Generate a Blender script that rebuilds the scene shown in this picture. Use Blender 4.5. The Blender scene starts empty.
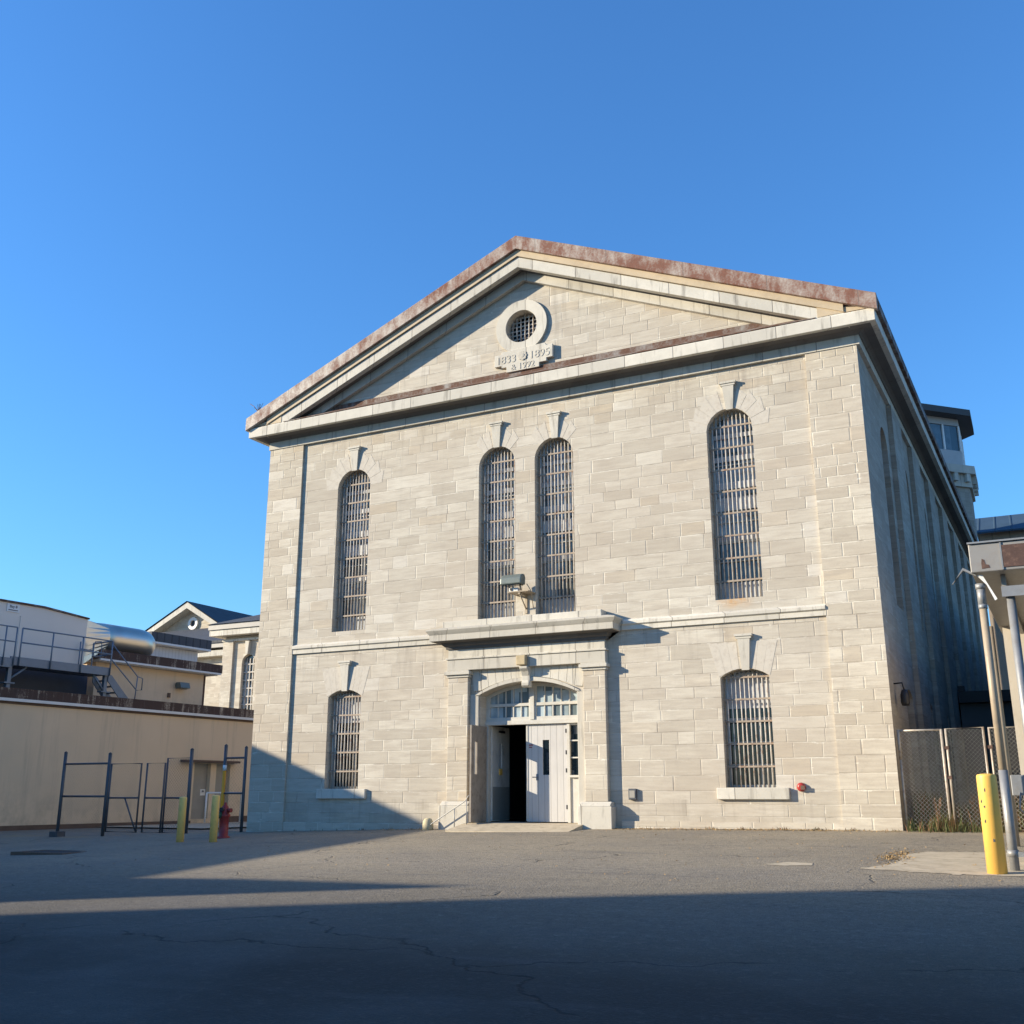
import bpy, bmesh, math, random
from mathutils import Vector, Matrix
from mathutils.geometry import tessellate_polygon
random.seed(7)
scene = bpy.context.scene
COL = scene.collection
PI = math.pi

# ------------------------------------------------------------------ node helpers
class G:
    """small wrapper for building a node tree"""
    def __init__(s, name):
        s.m = bpy.data.materials.new(name); s.m.use_nodes = True
        s.t = s.m.node_tree; s.t.nodes.clear()
        s.out = s.t.nodes.new('ShaderNodeOutputMaterial')
        s.b = s.t.nodes.new('ShaderNodeBsdfPrincipled')
        s.t.links.new(s.b.outputs[0], s.out.inputs[0])
        s.tc = s.t.nodes.new('ShaderNodeTexCoord')
        s.P = s.tc.outputs['Object']
    def put(s, sock, v):
        if hasattr(v, 'is_output'): s.t.links.new(v, sock)
        elif v is not None:
            if sock.type == 'RGBA' and len(v) == 3: v = (*v, 1)
            sock.default_value = v
    def M(s, op, a, b=None, c=None, clamp=False):
        n = s.t.nodes.new('ShaderNodeMath'); n.operation = op; n.use_clamp = clamp
        for i, v in enumerate((a, b, c)):
            if v is not None: s.put(n.inputs[i], v)
        return n.outputs[0]
    def sep(s, v=None):
        n = s.t.nodes.new('ShaderNodeSeparateXYZ'); s.put(n.inputs[0], v or s.P); return n.outputs
    def comb(s, x=0., y=0., z=0.):
        n = s.t.nodes.new('ShaderNodeCombineXYZ')
        for i, v in enumerate((x, y, z)): s.put(n.inputs[i], v)
        return n.outputs[0]
    def scale(s, sx, sy, sz, v=None):
        n = s.t.nodes.new('ShaderNodeVectorMath'); n.operation = 'MULTIPLY'
        s.put(n.inputs[0], v or s.P); n.inputs[1].default_value = (sx, sy, sz); return n.outputs[0]
    def noise(s, sc, det=4., rough=.55, v=None, dist=0.):
        n = s.t.nodes.new('ShaderNodeTexNoise'); s.put(n.inputs['Vector'], v or s.P)
        n.inputs['Scale'].default_value = sc; n.inputs['Detail'].default_value = det
        n.inputs['Roughness'].default_value = rough; n.inputs['Distortion'].default_value = dist
        return n.outputs[0]
    def white(s, v, dims='3D'):
        n = s.t.nodes.new('ShaderNodeTexWhiteNoise'); n.noise_dimensions = dims
        s.put(n.inputs['W' if dims == '1D' else 'Vector'], v); return n.outputs['Value']
    def voro(s, sc, feat='F1', v=None, out='Distance'):
        n = s.t.nodes.new('ShaderNodeTexVoronoi'); n.feature = feat; s.put(n.inputs['Vector'], v or s.P)
        n.inputs['Scale'].default_value = sc; return n.outputs[out]
    def ramp(s, f, a, b, ca=0., cb=1.):
        n = s.t.nodes.new('ShaderNodeMapRange'); n.clamp = True
        s.put(n.inputs[0], f)
        for i, v in zip((1, 2, 3, 4), (a, b, ca, cb)): s.put(n.inputs[i], v)
        return n.outputs[0]
    def mix(s, f, a, b, mode='MIX'):
        n = s.t.nodes.new('ShaderNodeMix'); n.data_type = 'RGBA'; n.blend_type = mode
        s.put(n.inputs['Factor'], f); s.put(n.inputs[6], a); s.put(n.inputs[7], b); return n.outputs[2]
    def bump(s, h, st=.3, d=.02):
        n = s.t.nodes.new('ShaderNodeBump'); n.inputs['Strength'].default_value = st
        n.inputs['Distance'].default_value = d; s.put(n.inputs['Height'], h)
        s.t.links.new(n.outputs[0], s.b.inputs['Normal'])
    def done(s, col, rough=.8, metal=0., spec=.4):
        s.put(s.b.inputs['Base Color'], col); s.put(s.b.inputs['Roughness'], rough)
        s.put(s.b.inputs['Metallic'], metal); s.put(s.b.inputs['Specular IOR Level'], spec)
        return s.m

def ashlar(name, course=.27, tint=(1, 1, 1), stain=False, dims=(.42, .92), joint=.010):
    g = G(name); x, y, z = g.sep()
    u = g.M('ADD', x, y)
    zz = g.M('ADD', g.M('DIVIDE', z, course), g.M('MULTIPLY', g.M('SINE', g.M('MULTIPLY', z, 2.6)), .28))
    row = g.M('FLOOR', zz); fz = g.M('FRACT', zz)
    r1 = g.white(g.M('ADD', row, .31), '1D'); r2 = g.white(g.M('ADD', row, 57.7), '1D')
    w = g.ramp(r2, 0, 1, dims[0], dims[1])
    uu = g.M('ADD', g.M('ADD', g.M('DIVIDE', u, w), g.M('MULTIPLY', r1, 17.)),
             g.M('MULTIPLY', g.M('SINE', g.M('ADD', g.M('MULTIPLY', u, 2.1), g.M('MULTIPLY', row, 5.))), .24))
    cid = g.M('FLOOR', uu); fu = g.M('FRACT', uu)
    tone = g.white(g.comb(row, cid, 3.3)); tone2 = g.white(g.comb(cid, row, 9.1))
    du = g.M('MULTIPLY', g.M('MINIMUM', fu, g.M('SUBTRACT', 1., fu)), w)
    dz = g.M('MULTIPLY', g.M('MINIMUM', fz, g.M('SUBTRACT', 1., fz)), course)
    wob = g.M('MULTIPLY', g.M('SUBTRACT', g.noise(9., 2), .5), .012)
    d = g.M('ADD', g.M('MINIMUM', du, dz), wob)
    jm = g.ramp(d, joint * .35, joint * 1.25, 1, 0)
    bed = g.noise(1., 5, .6, g.scale(1.6, 1.6, 11.))
    big = g.noise(.35, 3, .6); fine = g.noise(26., 3, .6)
    c = g.mix(tone, (.448, .405, .335), (.59, .548, .465))
    c = g.mix(g.ramp(tone2, .90, .99, 0, .55), c, (.52, .43, .31))
    c = g.mix(g.ramp(tone2, .06, .0, 0, .6), c, (.64, .61, .55))
    bed2 = g.noise(1., 5, .7, g.scale(.8, .8, 26.))
    c = g.mix(g.ramp(g.M('ADD', bed, g.M('MULTIPLY', tone2, .12)), .46, .74, 0, .6), c, (.36, .315, .262))
    c = g.mix(g.ramp(bed2, .55, .74, 0, .4), c, (.34, .295, .25))
    c = g.mix(g.ramp(bed2, .44, .28, 0, .45), c, (.64, .61, .55))
    c = g.mix(g.ramp(big, .40, .66, 0, .5), c, (.43, .37, .30))
    c = g.mix(g.ramp(fine, .55, .75, 0, .22), c, (.25, .23, .2))
    jn = g.noise(.9, 3, .6)
    jc = g.mix(g.ramp(jn, .47, .56), (.63, .60, .52), (.30, .26, .215))
    jvis = g.ramp(g.noise(1.3, 4, .65), .40, .62, .05, .8)
    c = g.mix(g.M('MULTIPLY', jm, jvis), c, jc)
    chip = g.M('MULTIPLY', g.ramp(g.noise(1., 4, .7, g.scale(3., 3., 13.)), .60, .68, 0, .75), g.ramp(d, .05, .02))
    c = g.mix(chip, c, (.69, .66, .58))
    if stain:
        # rust run under the barred window, grime along the foot of the wall, dark weather marks
        rx = g.ramp(g.M('ABSOLUTE', g.M('SUBTRACT', x, 5.0)), .1, .45, 1, 0)
        rz = g.M('MULTIPLY', g.ramp(z, 4.5, 4.72), g.ramp(z, 4.73, 4.76, 1, 0))
        c = g.mix(g.M('MULTIPLY', g.M('MULTIPLY', rx, rz), g.ramp(g.noise(6., 3), .35, .6, .2, .9)), c, (.5, .27, .09))
        gr = g.M('MULTIPLY', g.ramp(z, .75, -.25, 0, 1), g.ramp(g.noise(1.4, 5, .7), .38, .66))
        c = g.mix(g.M('MULTIPLY', gr, .45), c, (.24, .21, .15))
        st = g.M('MULTIPLY', g.ramp(g.noise(1., 4, .6, g.scale(2.4, 2.4, .22)), .60, .72, 0, .55), g.ramp(z, 8.6, 10.3, .15, 1))
        c = g.mix(st, c, (.22, .2, .175))
        s2 = g.noise(1., 4, .65, g.scale(5., 5., .45))
        for za, zb in ((3.2, 4.22), (8.9, 10.04), (-.3, .56), (11.9, 13.6)):
            m2 = g.M('MULTIPLY', g.M('MULTIPLY', g.ramp(z, za, zb), g.ramp(z, zb, zb + .01, 1, 0)), g.ramp(s2, .52, .68, 0, .5))
            c = g.mix(m2, c, (.27, .235, .195))
        pk = g.ramp(g.noise(14., 4, .75), .66, .74, 0, .45)
        c = g.mix(pk, c, (.27, .235, .2))
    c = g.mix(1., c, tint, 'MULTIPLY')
    h = g.M('ADD', g.M('MULTIPLY', jm, -1.), g.M('ADD', g.M('MULTIPLY', bed, .55), g.M('ADD', g.M('MULTIPLY', fine, .25), g.M('MULTIPLY', tone, .35))))
    g.bump(h, .45, .012)
    return g.done(c, .9, 0, .25)

def trim(name, base=(.55, .515, .445), dirt=.55):
    g = G(name); x, y, z = g.sep()
    u = g.M('ADD', x, y)
    n = g.noise(2.2, 5, .65); s = g.noise(1., 4, .6, g.scale(7., 7., .9)); f = g.noise(30., 3)
    bl = g.M('DIVIDE', u, 1.18); fu = g.M('FRACT', bl)
    tone = g.white(g.M('FLOOR', bl), '1D')
    c = g.mix(tone, tuple(v * .88 for v in base), tuple(v * 1.12 for v in base))
    c = g.mix(g.ramp(n, .35, .7, 0, .5), c, tuple(v * .72 for v in base))
    c = g.mix(g.ramp(s, .56, .74, 0, dirt), c, (.12, .105, .09))
    c = g.mix(g.ramp(f, .6, .8, 0, .25), c, (.2, .18, .15))
    jm = g.ramp(g.M('MINIMUM', fu, g.M('SUBTRACT', 1., fu)), .004, .011, 1, 0)
    c = g.mix(g.M('MULTIPLY', jm, .75), c, (.16, .14, .12))
    g.bump(g.M('ADD', g.M('MULTIPLY', jm, -1.), g.M('ADD', n, g.M('MULTIPLY', f, .4))), .4, .012)
    return g.done(c, .9, 0, .25)

def plain(name, col, rough=.6, metal=0., var=.25, sc=3., dirt=None, damt=.4, bump=.1, spec=.4):
    g = G(name); n = g.noise(sc, 5, .6); f = g.noise(sc * 14, 3)
    c = g.mix(n, tuple(v * (1 - var) for v in col), tuple(min(1, v * (1 + var)) for v in col))
    if dirt: c = g.mix(g.ramp(g.noise(sc * 1.7, 5, .7), .5, .68, 0, damt), c, dirt)
    g.bump(g.M('ADD', n, g.M('MULTIPLY', f, .4)), bump, .01)
    r = g.ramp(f, .3, .7, max(.02, rough - .08), min(1, rough + .08))
    return g.done(c, r, metal, spec)

def rusty(name, paint, rust, lo, hi, sx=5., sz=1.1, xr=None):
    g = G(name); x, y, z = g.sep()
    u = g.M('ADD', x, y)
    s = g.noise(1., 5, .65, g.scale(sx, sx, sz)); b = g.noise(1.1, 3); f = g.noise(22., 4, .65)
    v = g.M('ADD', g.M('MULTIPLY', s, .55), g.M('ADD', g.M('MULTIPLY', b, .3), g.M('MULTIPLY', f, .25)))
    if xr: v = g.M('ADD', v, g.ramp(x, xr[0], xr[1], xr[2], xr[3]))
    m = g.ramp(v, lo, hi)
    c = g.mix(m, paint, g.mix(f, tuple(q * .6 for q in rust), tuple(q * 1.35 for q in rust)))
    fu = g.M('FRACT', g.M('DIVIDE', u, 1.9))
    c = g.mix(g.ramp(fu, .006, .014, .6, 0), c, (.12, .1, .09))
    g.bump(f, .25, .008)
    return g.done(c, g.ramp(m, 0, 1, .5, .9), 0, .3)

def board(name, col, pitch=.14, axis='x'):
    g = G(name); x, y, z = g.sep()
    u = g.M('ADD', x, y)
    fu = g.M('FRACT', g.M('DIVIDE', u, pitch)); gap = g.ramp(g.M('MINIMUM', fu, g.M('SUBTRACT', 1., fu)), .015, .05, 1, 0)
    n = g.noise(1., 5, .65, g.scale(14., 14., 1.2)); b = g.noise(1.5, 3)
    c = g.mix(n, tuple(v * .82 for v in col), tuple(min(1, v * 1.1) for v in col))
    c = g.mix(g.ramp(b, .45, .75, 0, .3), c, tuple(v * .65 for v in col))
    c = g.mix(g.M('MULTIPLY', gap, .55), c, tuple(v * .3 for v in col))
    g.bump(g.M('ADD', g.M('MULTIPLY', gap, -1.), g.M('MULTIPLY', n, .2)), .5, .008)
    return g.done(c, .6)

def seam(name, col, pitch=.45, rough=.35, along='x'):
    g = G(name); x, y, z = g.sep()
    u = x if along == 'x' else y
    fu = g.M('FRACT', g.M('DIVIDE', u, pitch)); rib = g.ramp(g.M('MINIMUM', fu, g.M('SUBTRACT', 1., fu)), .03, .09, 1, 0)
    n = g.noise(.8, 4)
    c = g.mix(n, tuple(v * .75 for v in col), tuple(v * 1.2 for v in col))
    c = g.mix(g.M('MULTIPLY', rib, .5), c, tuple(v * .45 for v in col))
    g.bump(rib, .9, .04)
    return g.done(c, rough, 0, .15)

def glass(name, dark, pale, cw, ch, thr=.7, rough=.08):
    g = G(name); x, y, z = g.sep(); u = g.M('ADD', x, y)
    a = g.M('FLOOR', g.M('DIVIDE', u, cw)); b = g.M('FLOOR', g.M('DIVIDE', z, ch))
    w = g.white(g.comb(a, b, 1.7)); n = g.noise(2.5, 2)
    c = g.mix(g.ramp(w, thr, thr + .12), dark, pale)
    c = g.mix(g.ramp(n, .4, .7, 0, .5), c, tuple(v * .5 for v in dark))
    g.bump(g.noise(3.5, 2), .06, .02)
    return g.done(c, rough, 0, .6)

MAT = {}
MAT['stone'] = ashlar('limestone_ashlar', stain=True)
MAT['stone_side'] = ashlar('limestone_shaded', tint=(.68, .67, .67))  # same limestone, tinted darker to paint in the side wall's shade
MAT['stone_far'] = ashlar('limestone_far', course=.34, tint=(1.02, 1.0, .97))
MAT['stone_pil'] = ashlar('limestone_pilaster', course=.275, dims=(.38, .66), tint=(1.03, 1.02, 1.0), joint=.014)
MAT['trim'] = trim('limestone_trim')
MAT['trim_clean'] = trim('limestone_clean', (.60, .565, .49), .6)
MAT['soffit'] = trim('stained_shaded_limestone', (.155, .145, .135), .9)  # black-stained stone, with the shade under the cornices painted in too
MAT['bedstone'] = trim('weathered_limestone', (.36, .335, .295), .6)
MAT['voussoir'] = plain('limestone_voussoir', (.515, .475, .41), .9, var=.14, sc=5, dirt=(.36, .31, .26), damt=.5, bump=.3)
MAT['tanwood'] = plain('tan_fascia_board', (.50, .40, .27), .7, sc=1.5, dirt=(.3, .22, .15), damt=.35)
MAT['rustfascia'] = rusty('rusted_metal_fascia', (.44, .39, .34), (.20, .095, .068), .46, .66, sx=3.6, sz=1.6, xr=(-2, 2., -.0, .05))
MAT['flash'] = rusty('rusted_flashing', (.26, .24, .22), (.12, .065, .045), .42, .58, sx=3.)
MAT['parapet'] = rusty('rusted_parapet', (.40, .33, .25), (.085, .055, .045), .42, .53, sx=4.5, sz=.4)
MAT['roof'] = seam('dark_metal_roof', (.085, .09, .10), .45, .7)
MAT['roof_side'] = seam('dark_metal_roof_side', (.085, .09, .10), .45, .7, 'y')
MAT['roof_blue'] = seam('blue_grey_metal_roof', (.05, .085, .125), .9, .6)
MAT['glass'] = glass('window_glass', (.085, .11, .12), (.36, .40, .42), .35, .52, .45)
MAT['glass_low'] = glass('lower_window_glass', (.012, .02, .026), (.09, .1, .11), .35, .4, .85)
MAT['glass_door'] = glass('transom_glass', (.15, .19, .20), (.42, .50, .53), .21, .3, .4)
MAT['bars'] = plain('pale_window_bars', (.46, .43, .385), .55, var=.3, sc=4, dirt=(.22, .10, .05), damt=.75)
MAT['rails'] = plain('rusty_cross_bars', (.33, .27, .21), .65, var=.35, sc=5, dirt=(.2, .09, .05), damt=.8)
MAT['sash'] = plain('pale_window_sash', (.42, .43, .41), .55, var=.25, sc=2)
MAT['blind'] = plain('pale_panel', (.5, .51, .52), .5, var=.1, sc=2)
MAT['door'] = board('painted_door_boards', (.53, .51, .485), .16)
MAT['doorframe'] = plain('painted_door_frame', (.52, .50, .45), .55, var=.12, sc=3, dirt=(.4, .34, .25), damt=.4)
MAT['doorshade'] = plain('weathered_door_leaf', (.64, .61, .55), .6, var=.15, sc=2, dirt=(.3, .25, .2), damt=.4)
MAT['kick'] = plain('dark_kick_plate', (.30, .285, .25), .5, var=.2, sc=3)
MAT['oldleaf'] = plain('weathered_brown_leaf', (.27, .235, .195), .75, var=.3, sc=4, dirt=(.13, .10, .08), damt=.6, bump=.25)
MAT['black'] = plain('dark_metal', (.025, .025, .03), .5, var=.2)
MAT['interior'] = plain('dark_interior', (.14, .15, .16), .9, var=.2)
MAT['concrete'] = plain('pale_concrete', (.47, .40, .29), .9, var=.3, sc=3.2, dirt=(.27, .22, .15), damt=.6, bump=.4)
def stucco_mat():
    g = G('cream_yellow_stucco'); x, y, z = g.sep()
    n = g.noise(.6, 5, .6); s = g.noise(1., 5, .7, g.scale(3.2, 3.2, .16)); f = g.noise(28., 3); p = g.noise(.35, 3)
    c = g.mix(n, (.66, .50, .33), (.76, .585, .40))
    c = g.mix(g.ramp(p, .45, .65, 0, .35), c, (.56, .46, .33))
    c = g.mix(g.ramp(s, .52, .72, 0, .45), c, (.40, .325, .235))
    c = g.mix(g.M('MULTIPLY', g.ramp(z, 1.6, .1), g.ramp(g.noise(1.5, 5, .7), .42, .65, 0, .6)), c, (.36, .295, .21))
    g.bump(g.M('ADD', n, g.M('MULTIPLY', f, .5)), .3, .012)
    return g.done(c, .88)
MAT['stucco'] = stucco_mat()
MAT['whitestripe'] = plain('white_gutter', (.72, .71, .68), .5, var=.08)
MAT['found'] = plain('brown_foundation', (.13, .085, .06), .9, var=.4, sc=3, bump=.5)
MAT['ahu'] = plain('white_grey_cabinet_panels', (.74, .67, .59), .5, var=.06, sc=1.2)
def duct_mat():
    g = G('galvanised_duct'); n = g.noise(1.1, 2)
    return g.done(g.mix(n, (.56, .51, .43), (.68, .63, .55)), .34, .95)
MAT['galv'] = duct_mat()
MAT['steelblue'] = plain('blue_grey_steel', (.17, .21, .26), .5, .2, var=.2, sc=4)
MAT['darkblue'] = plain('dark_blue_sheet', (.03, .045, .075), .6, var=.2)
MAT['steel'] = plain('galvanised_steel_pipe', (.27, .275, .28), .5, .35, var=.25, sc=6, dirt=(.22, .18, .14), damt=.35)
MAT['steeldark'] = plain('dark_fence_steel', (.095, .10, .112), .5, .3, var=.25, sc=6)
MAT['fencepale'] = plain('pale_fence_pipe', (.44, .40, .34), .5, .25, var=.25, sc=8, dirt=(.24, .12, .07), damt=.6)
MAT['wire'] = plain('chain_link_wire', (.46, .45, .42), .5, .4, var=.3, sc=5)
MAT['wiredark'] = plain('dull_chain_link_wire', (.14, .15, .16), .6, .3, var=.3, sc=5)
MAT['yellow'] = plain('yellow_paint', (.80, .47, .10), .42, var=.08, sc=4, dirt=(.5, .36, .12), damt=.3)
MAT['paleyellow'] = plain('faded_yellow_paint', (.90, .575, .17), .5, var=.12, sc=4, dirt=(.42, .33, .15), damt=.4)
MAT['orange'] = plain('orange_yellow_paint', (.85, .34, .02), .5, var=.1)
MAT['red'] = plain('red_hydrant_paint', (.30, .035, .03), .45, var=.25, sc=8, dirt=(.12, .03, .03), damt=.4)
MAT['brightred'] = plain('red_bell_paint', (.34, .035, .03), .35, var=.15)
MAT['creamstone'] = plain('worn_cream_paint', (.50, .43, .27), .8, var=.2, sc=9, dirt=(.32, .28, .2), damt=.7, bump=.3)
MAT['green'] = plain('dark_green_cap', (.03, .10, .075), .4, var=.2)
MAT['tanpost'] = plain('tan_painted_pipe', (.37, .30, .215), .5, .1, var=.18, sc=5, dirt=(.26, .22, .18), damt=.5)
MAT['cream'] = plain('cream_render', (.50, .445, .36), .85, var=.12, sc=2, dirt=(.4, .34, .25), damt=.4, bump=.3)
MAT['greyfascia'] = plain('grey_painted_metal', (.27, .26, .245), .5, .1, var=.12, sc=3, dirt=(.24, .2, .17), damt=.35)
MAT['rust'] = plain('rust_panel', (.085, .05, .042), .85, var=.4, sc=9, dirt=(.2, .12, .09), damt=.6, bump=.3)
MAT['siding'] = board('white_corrugated_siding', (.60, .61, .62), .22)
MAT['tancladding'] = board('tan_wall_cladding', (.36, .29, .22), .95)
MAT['towerglass'] = glass('tower_glass', (.05, .08, .10), (.1, .14, .17), 3., 3., .5)
MAT['towerroof'] = plain('dark_tower_roof', (.07, .072, .075), .7, var=.15)
MAT['towergrey'] = plain('grey_cabin_panels', (.42, .42, .42), .7, var=.15)
MAT['white'] = plain('white_paint', (.75, .75, .73), .5, var=.06)
MAT['floodgrey'] = plain('green_grey_lamp_housing', (.15, .175, .16), .4, .2, var=.15)
MAT['tower'] = ashlar('tower_stone', course=.45, tint=(.7, .7, .71))
MAT['ochre'] = plain('ochre_stained_stone', (.46, .37, .23), .85, var=.3, sc=8, bump=.4)
MAT['leaf'] = plain('dead_leaves', (.38, .25, .11), .85, var=.5, sc=20)
MAT['signblack'] = plain('sign_lettering', (.05, .05, .06), .7)
MAT['grass'] = plain('weed_green', (.085, .10, .03), .75, var=.5, sc=9)
MAT['dry'] = plain('dry_stalk', (.22, .12, .06), .8, var=.4, sc=9)
MAT['shedwall'] = plain('dull_render', (.17, .165, .16), .85, var=.12, sc=1)

def ground_mat():
    g = G('worn_asphalt'); x, y, z = g.sep()
    n1 = g.noise(.32, 5, .6); n2 = g.noise(2.3, 5, .65); st = g.noise(1., 4, .6, g.scale(.35, 2.2, 1.))
    f = g.noise(55., 3, .7); agg = g.voro(38.); agg2 = g.voro(95.)
    # worn asphalt; foreground shade painted into its colour, darker toward the camera
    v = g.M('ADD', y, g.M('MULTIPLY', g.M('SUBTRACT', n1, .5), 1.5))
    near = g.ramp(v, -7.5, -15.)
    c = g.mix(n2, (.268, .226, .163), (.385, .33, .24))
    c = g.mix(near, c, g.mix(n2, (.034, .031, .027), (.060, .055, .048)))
    c = g.mix(g.ramp(n1, .42, .66, 0, .45), c, (.16, .15, .14))
    c = g.mix(g.ramp(st, .58, .72, 0, .35), c, (.12, .115, .11))
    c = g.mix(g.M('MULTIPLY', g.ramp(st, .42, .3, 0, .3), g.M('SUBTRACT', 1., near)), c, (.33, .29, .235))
    md = g.noise(9., 4, .75); md2 = g.noise(21., 3, .7)
    c = g.mix(g.ramp(md, .54, .68, 0, .55), c, (.10, .092, .08))
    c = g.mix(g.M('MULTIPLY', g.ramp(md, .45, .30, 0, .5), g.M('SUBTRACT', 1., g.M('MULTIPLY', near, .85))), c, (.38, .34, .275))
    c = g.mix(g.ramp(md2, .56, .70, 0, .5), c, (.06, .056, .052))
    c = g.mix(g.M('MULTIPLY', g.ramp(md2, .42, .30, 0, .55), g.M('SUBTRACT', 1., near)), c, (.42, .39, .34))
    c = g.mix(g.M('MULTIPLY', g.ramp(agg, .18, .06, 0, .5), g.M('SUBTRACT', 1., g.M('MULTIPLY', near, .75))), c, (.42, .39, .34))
    c = g.mix(g.ramp(agg2, .5, .75, 0, .5), c, (.05, .048, .046))
    c = g.mix(g.ramp(f, .58, .74, 0, .4), c, (.075, .07, .065))
    # cracks
    n = g.t.nodes.new('ShaderNodeVectorMath'); n.operation = 'ADD'
    nn = g.t.nodes.new('ShaderNodeTexNoise'); nn.inputs['Scale'].default_value = 1.1; nn.inputs['Detail'].default_value = 5
    g.t.links.new(g.P, nn.inputs['Vector'])
    sc = g.t.nodes.new('ShaderNodeVectorMath'); sc.operation = 'SCALE'; sc.inputs['Scale'].default_value = 1.3
    g.t.links.new(nn.outputs['Color'], sc.inputs[0]); g.t.links.new(g.P, n.inputs[0]); g.t.links.new(sc.outputs[0], n.inputs[1])
    cv = g.voro(.17, 'DISTANCE_TO_EDGE', g.scale(1., 1.7, .01, n.outputs[0]))
    ck = g.M('MULTIPLY', g.ramp(cv, .0008, .0055, 1, 0), g.ramp(g.noise(.6, 4, .6), .44, .56))
    c = g.mix(g.M('MULTIPLY', ck, .6), c, (.016, .015, .014))
    # blown dirt and leaf litter lying along the foot of the wall
    dl = g.M('MULTIPLY', g.M('MULTIPLY', g.ramp(y, -.75, -.1), g.ramp(g.noise(1.3, 4, .65), .47, .6)), g.ramp(y, .3, .2))
    c = g.mix(g.M('MULTIPLY', dl, .8), c, (.34, .25, .13))
    sp = g.M('MULTIPLY', g.ramp(g.noise(.9, 4, .7, g.scale(.5, 2.5, 1)), .70, .74), g.ramp(y, -9., -6.5))
    c = g.mix(g.M('MULTIPLY', sp, .7), c, (.38, .31, .20))
    h = g.M('ADD', g.M('MULTIPLY', agg, .5), g.M('ADD', g.M('MULTIPLY', f, .6), g.M('ADD', g.M('MULTIPLY', n2, .7), g.M('MULTIPLY', ck, -1.2))))
    g.bump(h, .6, .018)
    return g.done(c, .93, 0, .2)
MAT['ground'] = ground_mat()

# ------------------------------------------------------------------ mesh helpers
def wl(o):
    v = Vector((0, 0, 0))
    while o is not None:
        v = v + o.location; o = o.parent
    return v

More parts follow.
